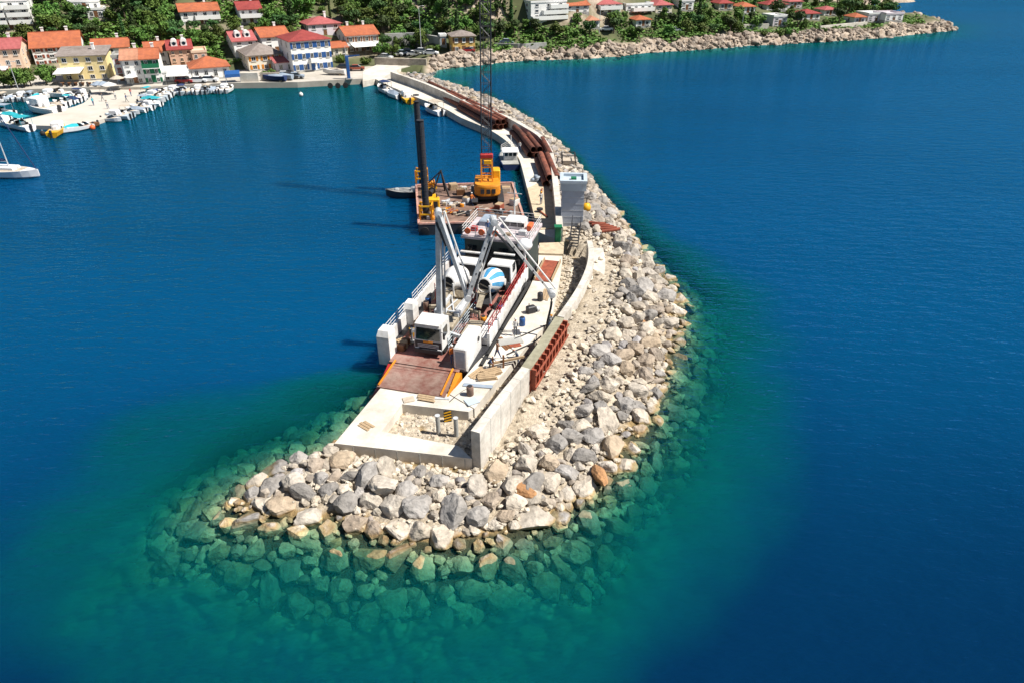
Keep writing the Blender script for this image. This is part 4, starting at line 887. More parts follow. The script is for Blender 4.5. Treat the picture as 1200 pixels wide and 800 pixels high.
# mixer trucks, backs to the pump
def mixer(x, y, striped, lb):
    g = thing('mixer_truck', lb, 'truck', F(x,y,1.63), FZ+math.pi)
    cab(g, -7.3, M['white'], M['white'], 2.7); wheels(g, (-6.2,-4.6,-1.6,-.4)); MB().span((-.45,-6.8,.7),(.45,0,1.0)).build('chassis', M['dark'], g)
    ax_ = Vector((0,-1,-.24)).normalized(); c = Vector((0,-.35,2.85)); prof = [(.5,0),(.62,.35),(1.16,1.7),(1.2,2.6),(.95,3.6),(.45,4.0)]
    dm = MB(); n = 28; q = ax_.to_track_quat('Z','Y'); rings = []
    fine = []
    for (r0,t0),(r1,t1) in zip(prof,prof[1:]):
        for k in range(3): fine.append((r0+(r1-r0)*k/3,t0+(t1-t0)*k/3))
    fine.append(prof[-1])
    for k,(r,t) in enumerate(fine): rings.append([c+q@Vector((r*math.cos(2*math.pi*i/n+k*.06), r*math.sin(2*math.pi*i/n+k*.06), t)) for i in range(n)])
    dm.loft(rings); do = dm.build('drum', [M['white'], M['drumblue']], g)
    if striped:
        mi = [0]*len(do.data.polygons)
        for k in range(len(fine)-1):
            for i in range(n): mi[k*n+i] = 1 if (3 <= k < 13 and (i % 4) < 2) else 0
        do.data.polygons.foreach_set('material_index', mi)
    do.data.polygons.foreach_set('use_smooth', [True]*len(do.data.polygons))
    MB().span((-1.1,-5.17,1.0),(1.1,-5.15,2.6)).build('cab_back', M['dark'], g)
    mb = MB(); mb.lathe([(.58,-.04),(.5,-.05),(.3,-.02),(.1,-.03)],16,c,ax_); mb.build('drum_mouth', M['black'], do)
    mb = MB(); mb.loft([[Vector((-.2,.0,2.0)),Vector((.2,.0,2.0)),Vector((.2,.35,1.95)),Vector((-.2,.35,1.95))],[Vector((-.5,-.1,2.5)),Vector((.5,-.1,2.5)),Vector((.5,.5,2.4)),Vector((-.5,.5,2.4))]], False); mb.build('hopper', M['cement'], g); mb = MB(); mb.lathe([(.62,-.3),(.74,-.26),(.74,-.05),(.62,.0),(.60,-.3)],20,c,ax_,False); mb.build('mouth_ring', M['white'], do); MB().bar((-.5,-.28,2.6),(.5,-.28,3.0),.1).build('mouth_blade', M['cement'], do)
    for sx in (-1,1): MB().bar((sx*.7,.1,1.0),(sx*.55,0,3.0),.12).build('rear_strut', M['white'], g); MB().bbox((sx*.75,.35,1.2),(.25,.1,.2),.03).build('tail_light', M['redpaint'], g)
    mb = MB(); mb.bar((0,.3,2.3),(0,1.7,1.5),.5,.12); mb.build('chute', M['cement'], g); MB().tube((-.8,-4.7,1.2),(.8,-4.7,1.2),.35,12).build('water_tank', M['white'], g)
    mb = MB()
    for k in range(7): mb.bar((.9,.2,1.2+.25*k),(1.2,.2,1.2+.25*k),.04)
    mb.bar((.9,.2,1.0),(.9,.2,2.9),.05); mb.bar((1.2,.2,1.0),(1.2,.2,2.9),.05); mb.build('ladder', M['redpaint'], g)
mixer(-1.0, 9.6, False, 'concrete mixer truck with plain white drum on the left of the ferry deck'); mixer(2.45, 10.0, True, 'concrete mixer truck with blue and white striped drum on the ferry deck')
for k in range(5):
    x, y = (-2.6,1.9+k*.5) if k < 3 else (-2.8,5+k*.4); o = MB().bbox((0,0,.3),(.7,.5,.6),.06); tag(link('crate', o.mesh('crate', M['timber'] if k % 2 else M['wood_deck']), None, F(x,y,1.63+.0), (0,0,FZ+k*.4)), ('brown','timber')[k%2]+' crate on the port side deck beside the pump truck cab','crate','crates on the ferry deck')
# ------------------------------------------------------------ crane barge
c4 = [P(a,b,1.5) for a,b in ((490,263),(616,259),(601,214),(487,217))]
bc = sum(c4, Vector())/4; bg_ = thing('barge','rusty flat deck work barge moored against the pier','barge',(bc.x,bc.y,0)); rel = [(p.x-bc.x,p.y-bc.y) for p in c4]
sh_ = lambda s: [(a*s,b*s) for a,b in rel]
MB().prism(rel, -1.2, 1.3).build('hull', M['dark'], bg_); MB().prism(sh_(.995), 1.302, 1.42).build('deck', M['rustdeck'], bg_)
mb = MB()
for i in range(4):
    a, b = Vector((*rel[i],1.5)), Vector((*rel[(i+1)%4],1.5)); mb.bar(a*.985+Vector((0,0,.02)), b*.985+Vector((0,0,.02)), .3, .2)
mb.build('bulwark', mat('barge_edge', (.5,.3,.24), .8, c2=(.3,.12,.09)), bg_)
for k in range(6): 
    a = Vector((*rel[0],0)).lerp(Vector((*rel[1],0)), .06+.17*k); MB().lathe([(.15,-.12),(.5,-.1),(.5,.1),(.15,.12)],12,(a.x,a.y-.1,.6),(0,1,0)).build('tyre_fender', M['black'], bg_)
def pile(px,py,top,lb,r):
    p = P(px,py,1.5); zt = zat(p.x,p.y,top); g = thing('spud_pile', lb, 'pile', (p.x,p.y,0)); MB().pipe((0,0,-6),(0,0,zt),r,r*.9,16).build('tube', M['dark'], g); mb = MB()
    for k in range(14): mb.lathe([(r+.02,0),(r+.03,.05),(r+.02,.1)],12,(0,0,2.5+k*.85))
    stuff(mb.build('ring', M['dark'], g))
    return p
pR = pile(500,255,143,'nearer tall black steel spud pile at the barge corner',.43); pL = pile(494.5,213,121,'farther and taller black spud pile at the back of the barge',.42)
for p, lb in ((pR,'yellow guide frame clasping the nearer spud pile'),(pL,'yellow guide frame clasping the farther spud pile')):
    g = thing('pile_guide', lb, 'guide', (p.x,p.y,1.45))
    for sx,sy in ((-.75,-.75),(.75,-.75),(-.75,.75),(.75,.75)): MB().bar((sx,sy,0),(sx,sy,1.9),.22).build('post', M['orange'], g)
    for z_ in (.7,1.75):
        for a,b in (((-.75,-.75),(.75,-.75)),((.75,-.75),(.75,.75)),((.75,.75),(-.75,.75)),((-.75,.75),(-.75,-.75))): MB().bar((*a,z_),(*b,z_),.16).build('rail', M['yellow'], g)
def onb(px,py): p = P(px,py,1.42); return (p.x,p.y,1.42)
g = thing('power_pack','bright yellow hydraulic power pack beside the nearer pile','machine',onb(509,246),R(5)); MB().bbox((0,0,.85),(1.5,1.2,1.5),.1).build('casing', M['yellow'], g); MB().span((-.5,-.62,.5),(.5,-.6,1.3)).build('grille', M['dark'], g); MB().tube((.4,.2,1.6),(.4,.2,2.1),.08,8).build('exhaust', M['dark'], g)
g = thing('winch','yellow winch with rope drum on the barge port side','winch',onb(505,232),R(80)); MB().span((-1,-.6,0),(1,.6,.25)).build('base', M['yellow'], g); MB().lathe([(.5,-.8),(.5,-.72),(.3,-.7),(.3,.7),(.5,.72),(.5,.8)],14,(0,0,.75),(1,0,0)).build('drum', M['dark'], g); MB().bbox((0,.9,.6),(1.2,.6,1.1),.08).build('motor', M['yellow'], g)
g = thing('winch','yellow winch at the back corner of the barge near the far pile','winch',onb(503,221),R(20)); MB().span((-1,-.6,0),(1,.6,.25)).build('base', M['yellow'], g); MB().lathe([(.5,-.8),(.5,-.72),(.3,-.7),(.3,.7),(.5,.72),(.5,.8)],14,(0,0,.75),(1,0,0)).build('drum', M['orange'], g)
g = thing('a_frame','dark A frame derrick standing on the barge behind the winches','derrick',onb(518,228),R(-10))
for a in ((-1.2,-.8),(1.2,-.8),(0,1.6)): MB().bar((a[0],a[1],0),(0,0,3.4),.2,.2,.14,.14).build('leg', M['dark'], g)
MB().bar((-.75,-.5,1.3),(.75,-.5,1.3),.14).build('brace', M['dark'], g); MB().bar((0,0,3.3),(-1.8,-.2,1.6),.16).build('jib', M['dark'], g)
for (px,py,lb,m_) in ((520,249,'heap of chains and buckets in front of the barge winches','rustdeck'),(529,252,'heap of rusty scrap on the barge front edge','redrust'),(535,243,'pale heap of bagged material on the barge deck','tan'),(525,240,'low heap of grey gear amid the barge clutter','steel')):
    g = thing('scrap_heap', lb, 'heap', onb(px,py))
    for k in range(9):
        mb = MB(); kk = k % 3; x, y = rng.uniform(-.9,.9), rng.uniform(-.7,.7)
        if kk == 0: mb.bbox((x,y,.25),(.5,.4,.45),.06)
        elif kk == 1: mb.lathe([(.1,0),(.28,.02),(.28,.4),(.1,.45)],9,(x,y,0))
        else: mb.tube((x-.5,y,.2),(x+.5,y+.3,.5),.08,6)
        mb.build('scrap', M[m_] if k % 2 else M[rng.choice(['dark','cement','steel','orange'])], g)
# crawler crane
cp_ = Vector(onb(571,233)); cr = thing('crawler_crane','yellow crawler crane with a tall dark lattice boom on the barge','crane',cp_,R(4))
for sx in (-1,1):
    tr_ = MB(); pr = [(-2.6,.25),(-2.9,.55),(-2.6,.95),(2.6,.95),(2.9,.55),(2.6,.25),(2.2,0),(-2.2,0)]; tr_.loft([[Vector((sx*1.75+dx,y,z)) for y,z in pr] for dx in (-.4,.4)]); to_ = tr_.build('track', M['dark'], cr)
    for k in range(6): MB().tube((sx*1.75-.42,-2+.8*k,.45),(sx*1.75+.42,-2+.8*k,.45),.24,8).build('roller', M['steel'], to_)
MB().span((-1.4,-1.5,.4),(1.4,1.5,1.0)).build('carbody', M['dark'], cr)
mb = MB(); n = 18; rr = []
for z,sc_ in ((1.1,.96),(1.25,1),(2.35,1),(2.6,.93)):
    ring = []
    for i in range(n):
        a = math.pi*i/(n-1)+math.pi; ring.append(Vector((1.75*sc_*math.cos(a), -1.3+1.15*sc_*math.sin(a), z)))
    ring += [Vector((1.6*sc_,2.2,z)),Vector((-1.6*sc_,2.2,z))]; rr.append(ring)
mb.loft(rr); ho_ = mb.build('machine_house', M['orange'], cr)
MB().span((-1.77,-1.6,1.55),(1.77,1.9,1.7)).build('side_stripe', M['yellow'], ho_)
for sx in (-.7,.1,.8): MB().span((sx-.25,-2.46,1.5),(sx+.25,-2.3,2.1)).build('vent', M['dark'], ho_)
cb = MB(); cb.bbox((1.35,1.6,2.7),(1.0,1.7,1.9),.1); cbo = cb.build('cab', M['yellow'], cr); MB().span((.95,2.44,2.3),(1.75,2.47,3.4)).build('window', M['glass'], cbo); MB().span((1.85,.95,2.5),(1.87,2.2,3.4)).build('window', M['glass'], cbo)
ga = MB()
for sx in (-.72,.72):
    for y in (-.9,.5): ga.bar((sx,y,2.5),(sx,y*.5,5.6),.2,.2)
for z_ in (3.4,4.5,5.6):
    k_ = 1-(z_-2.5)/3.1*.5
    for y in (-.9*k_,.5*k_): ga.bar((-.72,y,z_),(.72,y,z_),.14)
    for sx in (-.72,.72): ga.bar((sx,-.9*k_,z_),(sx,.5*k_,z_),.14)
ga.build('gantry', M['orange'], cr)
MB().bbox((0,-.2,5.95),(1.7,.7,.5),.08).build('gantry_head', M['redpaint'], cr); MB().bbox((.1,-.5,5.2),(1.0,.5,.5),.06).build('winch_box', M['yellow'], cr)
bm_ = MB(); A0 = Vector((0,1.2,2.2)); B0 = Vector((.6,5.0,44)); hw = .66
def chord(t, sx, sy): k = min(1,.35+t*8); return A0.lerp(B0,t)+Vector((sx*hw*k, sy*.45*k, 0))
for sx in (-1,1):
    for sy in (-1,1):
        bm_.tube(chord(0,sx,sy), chord(.08,sx,sy), .07, 6); bm_.tube(chord(.08,sx,sy), chord(1,sx,sy), .07, 6)
NBY = 30; lc = MB()
for k in range(NBY):
    t0, t1 = .04+.96*k/NBY, .04+.96*(k+1)/NBY
    for sy in (-1,1):
        lc.tube(chord(t0,-1,sy), chord(t1,1,sy), .03, 4) if k % 2 else lc.tube(chord(t0,1,sy), chord(t1,-1,sy), .03, 4); lc.tube(chord(t1,-1,sy), chord(t1,1,sy), .03, 4)
    for sx in (-1,1): lc.tube(chord(t0,sx,-1 if k%2 else 1), chord(t1,sx,1 if k%2 else -1), .03, 4)
bo_ = bm_.build('boom', M['dark'], cr); lc.build('lacing', M['dark'], bo_)
cb_ = MB(); cb_.tube((-.3,-.3,6.1),(.3,4.2,43),.03,4); cb_.tube((.3,-.3,6.1),(.9,4.2,43),.03,4); cb_.build('stay_cable', M['dark'], cr)
# vessels beside the barge
def lofted_hull(L, B, D, n=9, bow=1.0, stern=.8, sheer=.3):
    rings = []
    for k in range(n):
        t = k/(n-1); w_ = B/2*(stern+(1-stern)*min(1,t*3))*(1 if t < .45 else max(.03,(1-((t-.45)/.55)**2.2))); y = L*(t-.5); z = D+sheer*max(0,t-.3)**1.5
        kz = -.25*D if t < .8 else -.25*D+(t-.8)/.2*.6*D
        rings.append([Vector((-w_,y,z)),Vector((-w_*.85,y,D*.25)),Vector((-w_*.25,y,kz)),Vector((w_*.25,y,kz)),Vector((w_*.85,y,D*.25)),Vector((w_,y,z))])
    return rings
def vessel(label, loc, rz, L, B, D, hullm, deckm, cabs, cat='boat', group=None):
    g = thing('workboat', label, cat, loc, rz, group); rings = lofted_hull(L,B,D); mb = MB(); mb.loft(rings); mb.build('hull', hullm, g, False)
    mb = MB(); mb.loft([[r[0]+Vector((.12,0,.02)), r[5]+Vector((-.12,0,.02)), r[5]+Vector((-.12,0,-.1)), r[0]+Vector((.12,0,-.1))] for r in rings]); mb.build('deck', deckm, g)
    for nm,c,d,m_ in cabs: MB().bbox(c,d,.08).build(nm, m_, g)
    return g
p = P(474,231,0); vessel('small dark workboat with pale deck tied to the left end of the barge', (p.x,p.y,0), R(92), 5.2, 2.3, 1.0, M['dark'], M['conc_grey'], [('engine_box',(0,-1.4,1.2),(.8,.8,.5),M['steel']),('locker',(0,1.0,1.15),(.7,.6,.3),M['white'])])
p = P(597,190,0); v_ = vessel('tug boat with square white wheelhouse berthed inside the pier bend', (p.x,p.y,0), R(4), 9.5, 3.6, 1.0, M['navy'], M['conc_grey'], [('wheelhouse',(0,-1.6,1.7),(2.2,2.0,1.3),M['white']),('wheelhouse_roof',(0,-1.6,2.43),(2.7,2.7,.16),M['white_clean']),('funnel',(0,1.0,1.4),(.6,.7,.9),M['dark'])])
for x in (-.9,0,.9): MB().span((x*.75-.25,-2.64,1.7),(x*.75+.25,-2.61,2.2)).build('window', M['glass'], v_)
MB().tube((.2,-1,2.5),(.2,-1,4.6),.06,6).build('mast', M['white'], v_); rail([(-1.4,-.5,1.05),(-1.2,2.6,1.2),(0,4.2,1.35),(1.2,2.6,1.2),(1.4,-.5,1.05)], .9, M['white'], par=v_)

# clutter of the works: crates, drums, planks and hoses on ferry, quay and barge
def bucket(p, lb, m): g = thing('drum', lb, 'drum', p); MB().lathe([(.26,0),(.29,.05),(.28,.42),(.29,.45),(.28,.8),(.24,.84)],12).build('barrel', M[m], g, True); MB().lathe([(.05,.84),(.2,.85),(.2,.88),(.05,.89)],10).build('lid', M['dark'], g)
def plank(p, rz, L, lb, m='timber'): g = thing('plank_bundle', lb, 'planks', p, rz); bm_ = MB().span((-.11,-L/2,0),(.11,L/2,.05)).mesh('plank', M[m]); [link('plank', bm_, g, (-.26+.26*k, rng.uniform(-.15,.15), .0+.05*(k%2)*.1)) for k in range(3)]
for x,y,m,lb in ((3.9,10.6,'blue','blue drum on the starboard casing of the ferry'),(3.0,8.0,'orange','orange drum beside the hatch coaming on the ferry'),(-3.2,9.4,'rustdeck','brown drum by the port bulwark of the ferry'),(-3.3,10.2,'blue','blue drum by the port bulwark of the ferry'),(-2.6,4.4,'yellow','yellow drum behind the port bow post of the ferry')): bucket(F(x,y,1.63), lb, m)
for x,y,rz,L,lb in ((3.6,12.5,.05,3.2,'planks along the starboard bulwark of the ferry'),(-3.0,12.6,.1,2.6,'planks along the port bulwark of the ferry'),(-2.9,3.2,1.2,1.6,'short planks behind the port bow post')): plank(F(x,y,1.63), FZ+rz, L, lb)
for (px,py),rz,L,lb in (((590,402),.5,2.2,'planks lying on the quay beside the ferry side'),((560,436),-.6,1.8,'planks on the quay near the ramp corner'),((640,345),-.2,2.6,'planks on the white quay below the boom tip'),((500,466),1.3,1.4,'planks at the back edge of the open pit'),((428,497),.9,1.1,'short planks on the left strip of the platform')): q = P(px,py,1.4); plank((q.x,q.y,1.385 if py < 470 else 1.305), rz, L, lb, 'timber' if py != 402 else 'wood_deck')
for (px,py),m,lb in (((612,381),'blue','blue drum on the quay above the standing worker'),((633,352),'dark','dark drum on the white quay near the pump'),((551,462),'rustdeck','brown drum at the inner corner of the quay')): q = P(px,py,1.4); bucket((q.x,q.y,1.385), lb, m)
for k,(px,py) in enumerate(((548,238),(540,228),(585,246),(593,226),(603,240),(531,222))): 
    q = P(px,py,1.42); g = thing('crate', ('grey crate on the barge deck before the crane','brown crate on the barge deck left of the crane','red crate at the front of the barge right of the crane','pale crate behind the crane on the barge','white crate at the right edge of the barge','timber crate beside the derrick on the barge')[k], 'crate', (q.x,q.y,1.42), rng.uniform(0,1.5)); MB().bbox((0,0,.4),(1.2,.9,.8),.05).build('body', M[('steel','wood_deck','redrust','tan','white','timber')[k]], g); MB().span((-.55,-.4,.8),(.55,.4,.86)).build('lid', M['timber'], g)
person('crewman in orange standing at the ferry bow beside the ramp', tuple(F(2.4,1.0,1.66)), R(30), stand, M['fab_orange'], M['fab_blue'], M['white'])
person('crewman in blue near the rear of the pump truck on the ferry', tuple(F(1.9,9.0,1.63)), R(100), work, M['fab_blue'], M['fab_grey'], M['white'])
q = P(553,241,1.42); person('worker in orange walking on the barge deck in front of the crane', (q.x,q.y,1.42), R(60), walk, M['fab_orange'], M['fab_blue'], M['white'])
q = P(634,240,1.42); person('worker on the sandy end of the pier beside the barge', (q.x,q.y,1.42), R(200), stand, M['fab_white'], M['fab_blue'], M['yellow'])

for x,y,w_,d_,h_,m,nm in ((-1.6,20.0,.7,.5,.5,'redpaint','raft_box'),(-.4,19.5,.5,.4,.35,'white','vent_box'),(3.6,20.2,.8,.6,.5,'steel','vent_box'),(4.0,21.9,.5,1.2,.6,'orangeboat','raft_box'),(2.2,19.6,.6,.4,.3,'timber','stores_box'),(.7,23.4,1.0,.5,.5,'white','vent_box')): MB().bbox((x,y,5.73+h_/2),(w_,d_,h_),.05).build(nm, M[m], fy)
person('crewman in blue leaning on the bridge deck rail of the ferry', tuple(F(.2,19.0,5.73)), R(10), stand, M['fab_blue'], M['fab_grey'], M['white'])
for (px,py),m,lb in (((543,252),'dark','dark hose coil heap on the barge front edge'),((565,247),'redrust','red scrap heap at the barge front'),((548,222),'steel','grey pipe heap behind the barge clutter'),((590,250),'dark','dark gear heap at the right front of the barge'),((512,257),'orange','orange gear heap by the nearer spud pile')):
    g = thing('scrap_heap', lb, 'heap', onb(px,py))
    for k in range(10):
        mb = MB(); kk = k % 3; x, y = rng.uniform(-1.1,1.1), rng.uniform(-.7,.7)
        if kk == 0: mb.bbox((x,y,.2),(.45,.35,.4),.05)
        elif kk == 1: mb.lathe([(.1,0),(.24,.02),(.24,.35),(.1,.4)],9,(x,y,0))
        else: mb.tube((x-.6,y,.15),(x+.6,y+.3,.4),.07,6)
        mb.build('scrap', M[m] if k % 2 else M[rng.choice(['dark','cement','steel','tan','redrust'])], g)
# ------------------------------------------------------------ village quay, mole, road
SQ = [(-500,118),(-100,115),(0,113),(56,111),(110,109),(170,109.5),(200,107),(270,104),(350,103),(440,98),(449,91)]
sq = PX(SQ, 0); back = [Vector((p.x+3, p.y+19, 0)) for p in sq]; back[-1] = P(455,82)
mb = MB(); ribbon(mb, resample(sq, 50), resample(back, 50), -4, 1.3); struct(mb.build('promenade', M['paving']))
pr_ = [P(a,b,1.3) for a,b in ((425,96),(449,91),(470,80),(520,72),(521,66),(455,70),(425,84))]; mb = MB(); mb.prism([q2(p) for p in pr_], -3, 1.36); struct(mb.build('pier_head', M['conc']))
ml = [P(a,b,.75) for a,b in ((20,142),(30,147),(66,148),(76,149),(112,142.5),(140,133),(163,123.5),(168,119),(169,108),(172,103),(100,103),(106,106),(108,110),(104,116),(98,121),(88,125),(76,128),(66,131.5),(43,137))]
mb = MB(); mb.prism([q2(p) for p in ml], -3, .75); struct(mb.build('mole', M['mole']))
# stone retaining walls and car park by the pier root
def wall_px(pts, h, t, m, lb, z0=None):
    ps = [on_terrain(a,b) for a,b in pts]; mb = MB(); ps2 = resample(ps, 8); zb = min(p.z for p in ps); zt = max(p.z for p in ps)+h
    wall_strip(mb, ps2, t, zb-2, zt); tag(mb.build('stone_wall', m), lb, 'wall')
wall_px([(452,55),(485,54.5),(517,54)], 2.4, .8, M['conc_grey'], 'long grey retaining wall behind the parked cars by the pier root')
wall_px([(440,77),(470,78),(500,77)], 1.6, .8, M['stonewall'], 'stone quay wall above the root of the pier')
wall_px([(283,98),(304,97)], 2.2, .6, M['conc'], 'low white walled yard on the waterfront beside the blue stall')
wall_px([(306,96),(329,95)], 2.0, .6, M['stonewall'], 'pale stone wall on the waterfront left of the parked boats')
wall_px([(580,56),(612,57),(640,58)], 1.2, .6, M['conc_grey'], 'roadside wall along the coast road past the yellow house')
wall_px([(860,36),(880,35),(900,34)], 1.5, .6, M['conc'], 'pale terrace wall above the rocks of the headland')
wall_px([(960,36),(990,33),(1015,30)], 1.2, .6, M['conc'], 'pale path wall along the outer headland')
# ------------------------------------------------------------ houses
def ring_box(mb, x0, x1, z0, z1, w, y0, y1):
    mb.span((x0,y0,z0),(x0+w,y1,z1)); mb.span((x1-w,y0,z0),(x1,y1,z1)); mb.span((x0+w,y0,z0),(x1-w,y1,z0+w)); mb.span((x0+w,y0,z1-w),(x1-w,y1,z1))
WINC = {}
def win_mesh(w_, h_, frame):
    k = (round(w_,2), round(h_,2), frame)
    if k not in WINC:
        mb = MB(); ring_box(mb, -w_/2, w_/2, -h_/2, h_/2, .1, -.07, .02); mb.span((-.03,-.05,-h_/2+.1),(.03,.0,h_/2-.1)); mb.span((-w_/2-.08,-.14,-h_/2-.1),(w_/2+.08,.02,-h_/2)); mb.cur = 1; mb.span((-w_/2+.1,-.03,-h_/2+.1),(w_/2-.1,.01,h_/2-.1)); WINC[k] = mb.mesh('window', [M[frame], M['glass']])
    return WINC[k]
shut_m = {}
def shutter(mk, h_):
    k = (mk, h_)
    if k not in shut_m:
        mb = MB(); mb.span((-.28,-.06,-h_/2),(.28,0,h_/2))
        for q in range(4): mb.span((-.24,-.085,-h_/2+.1+q*h_/4.4),(.24,-.06,-h_/2+.1+q*h_/4.4+.18))
        shut_m[k] = mb.mesh('shutter', M[mk])
    return shut_m[k]
HOUSES = []
def house(x0, x1, yb, ye, lb, wall, roof=('gable','tile_orange'), rot=30, depth=9, rows=2, cols=3, shut=None, frame='white', wins=None, door=True, chim=1, balcony=None, dormers=0, cat='house', side=True, rise=None, base=None, group=None, awning=None):
    A = on_terrain((x0+x1)/2, yb) if base is None else P((x0+x1)/2, yb, base)
    gz = A.z; A = P(x0, yb, gz); a = R(rot); d = Vector((math.cos(a), math.sin(a), 0))
    lo, hi = .5, 80
    for _ in range(50):
        m_ = (lo+hi)/2
        if proj(A+d*m_)[0] < x1: lo = m_
        else: hi = m_
    W = lo; c = A+d*W/2; H = max(2.4, zat(c.x, c.y, ye)-gz)
    g = thing('house', lb, cat, (A.x,A.y,gz), a, group)
    wl = MB(); wl.span((0,0,-3),(W,depth,H)); wo = wl.build('wall', M[wall], g)
    MB().span((-.06,-.06,-3),(W+.06,depth+.06,.5)).build('plinth', M['conc_grey'], wo)
    kind, rm = roof; ov = .45; rise = rise or (depth/2*.36 if kind != 'flat' else .5); th = .16
    rf = MB()
    if kind == 'gable':
        for (ya,yb_,s) in ((-ov,depth/2,1),(depth+ov,depth/2,-1)):
            z0 = H-ov*rise/(depth/2)
            vs = [(-ov,ya,z0),(W+ov,ya,z0),(W+ov,yb_,H+rise),(-ov,yb_,H+rise)]; vs += [(x,y,z+th) for x,y,z in vs]
            rf.add(vs, [(3,2,1,0),(4,5,6,7),(0,1,5,4),(1,2,6,5),(2,3,7,6),(3,0,4,7)] if s > 0 else [(0,1,2,3),(7,6,5,4),(4,5,1,0),(5,6,2,1),(6,7,3,2),(7,4,0,3)])
        gb_ = MB(); 
        for xx in (0.002, W-.202): gb_.add([(xx,0,H),(xx,depth,H),(xx,depth/2,H+rise),(xx+.2,0,H),(xx+.2,depth,H),(xx+.2,depth/2,H+rise)],[(0,2,1),(3,4,5),(0,1,4,3),(1,2,5,4),(2,0,3,5)])
        gb_.build('gable', M[wall], wo)
        rf.span((-ov,depth/2-.14,H+rise+.05),(W+ov,depth/2+.14,H+rise+.24))
    elif kind == 'gablef':     # gable facing the front
        for s in (1,-1):
            xa = -ov if s > 0 else W+ov; z0 = H-ov*rise/(W/2)
            vs = [(xa,-ov,z0),(xa,depth+ov,z0),(W/2,depth+ov,H+rise),(W/2,-ov,H+rise)]; vs += [(x,y,z+th) for x,y,z in vs]
            rf.add(vs, [(0,1,2,3),(7,6,5,4),(4,5,1,0),(5,6,2,1),(6,7,3,2),(7,4,0,3)] if s > 0 else [(3,2,1,0),(4,5,6,7),(0,1,5,4),(1,2,6,5),(2,3,7,6),(3,0,4,7)])
        gb_ = MB()
        for yy in (.002, depth-.202): gb_.add([(0,yy,H),(W,yy,H),(W/2,yy,H+rise),(0,yy+.2,H),(W,yy+.2,H),(W/2,yy+.2,H+rise)],[(0,1,2),(3,5,4),(0,3,4,1),(1,4,5,2),(2,5,3,0)])
        gb_.build('gable', M[wall], wo)
    elif kind == 'hip':
        k = min(W, depth)*.45; rl = [Vector((-ov,-ov,H)),Vector((W+ov,-ov,H)),Vector((W+ov,depth+ov,H)),Vector((-ov,depth+ov,H))]
        if W >= depth: r1, r2 = Vector((depth*.5,depth/2,H+rise)), Vector((max(W-depth*.5,depth*.5+.01),depth/2,H+rise))
        else: r1, r2 = Vector((W/2,W*.5,H+rise)), Vector((W/2,depth-W*.5,H+rise))
        vs = rl+[r1,r2]
        fs = [(0,1,5,4),(1,2,5),(2,3,4,5),(3,0,4)] if W >= depth else [(0,1,4),(1,2,5,4),(2,3,5),(3,0,4,5)]
        rf.add(vs, fs+[(3,2,1,0)]); rf.span((-ov+.01,-ov+.01,H-.14),(W+ov-.01,depth+ov-.01,H-.003))
    elif kind == 'shed':
        vs = [(-ov,-ov,H),(W+ov,-ov,H),(W+ov,depth+ov,H+rise),(-ov,depth+ov,H+rise)]; vs += [(x,y,z+th) for x,y,z in vs]
        rf.add(vs, [(3,2,1,0),(4,5,6,7),(0,1,5,4),(1,2,6,5),(2,3,7,6),(3,0,4,7)])
    else:
        rf.span((-.15,-.15,H),(W+.15,depth+.15,H+.12)); rf.span((-.15,-.15,H+.12),(W+.15,.1,H+.6)); rf.span((-.15,depth-.1,H+.12),(W+.15,depth+.15,H+.6)); rf.span((-.15,.1,H+.12),(.1,depth-.1,H+.6)); rf.span((W-.1,.1,H+.12),(W+.15,depth-.1,H+.6))
    ro_ = rf.build('roof', M[rm], g)
    for k in range(chim):
        x = W*(.25+.5*k/max(chim-1,1)) if chim > 1 else W*.7; y = depth*.62
        cm = MB(); cm.span((x-.3,y-.3,H),(x+.3,y+.3,H+rise+1.0)); cm.span((x-.4,y-.4,H+rise+1.0),(x+.4,y+.4,H+rise+1.15)); cm.build('chimney', M['pl_white'], ro_)
    for k in range(dormers):
        x = W*(.3+.42*k); y = depth*.14; z = H+rise*.22
        dm = MB(); dm.span((x-.75,y,z),(x+.75,y+2,z+1.25)); dm.lathe([(.75,-.02),(.75,2)],16,(x,y+.02,z+1.25),(0,1,0)); dd = dm.build('dormer', M['pl_white'], ro_)
        MB().lathe([(.42,-.04),(.42,0)],14,(x,y,z+.9),(0,1,0)).build('round_window', M['glass'], dd)
    sh = H/rows
    grid = wins or [(r_, (c_+.5)/cols) for r_ in range(rows) for c_ in range(cols)]
    wh = min(1.55, sh*.52); ww = min(1.15, W/cols*.42)
    for (r_, u) in grid:
        if door and r_ == 0 and abs(u-.5) < .5/cols+.01 and cols % 2: continue
        z = sh*(r_+.55); o = link('window', win_mesh(ww, wh, frame), g, (W*u, -.02, z))
        if shut:
            for sx in (-1,1): link('shutter', shutter(shut, wh), o, (sx*(ww/2+.3),0,0))
    if side:
        for sx in (0,1):
            for r_ in range(rows):
                for u in ((.3,.7) if depth > 7 else (.5,)):
                    if (r_+sx) % 2 == 0 or depth > 8: link('window', win_mesh(ww, wh, frame), g, (0-.02 if sx == 0 else W+.02, depth*u, sh*(r_+.55)), (0,0,-math.pi/2 if sx == 0 else math.pi/2))
    if door:
        u = .5 if cols % 2 else .5; dr = MB(); dr.span((W*u-.5,-.05,.05),(W*u+.5,.03,2.15)); do = dr.build('door', M[shut or 'wood_deck'], g); MB().span((W*u+.32,-.09,1.0),(W*u+.4,-.05,1.15)).build('handle', M['steel'], do)
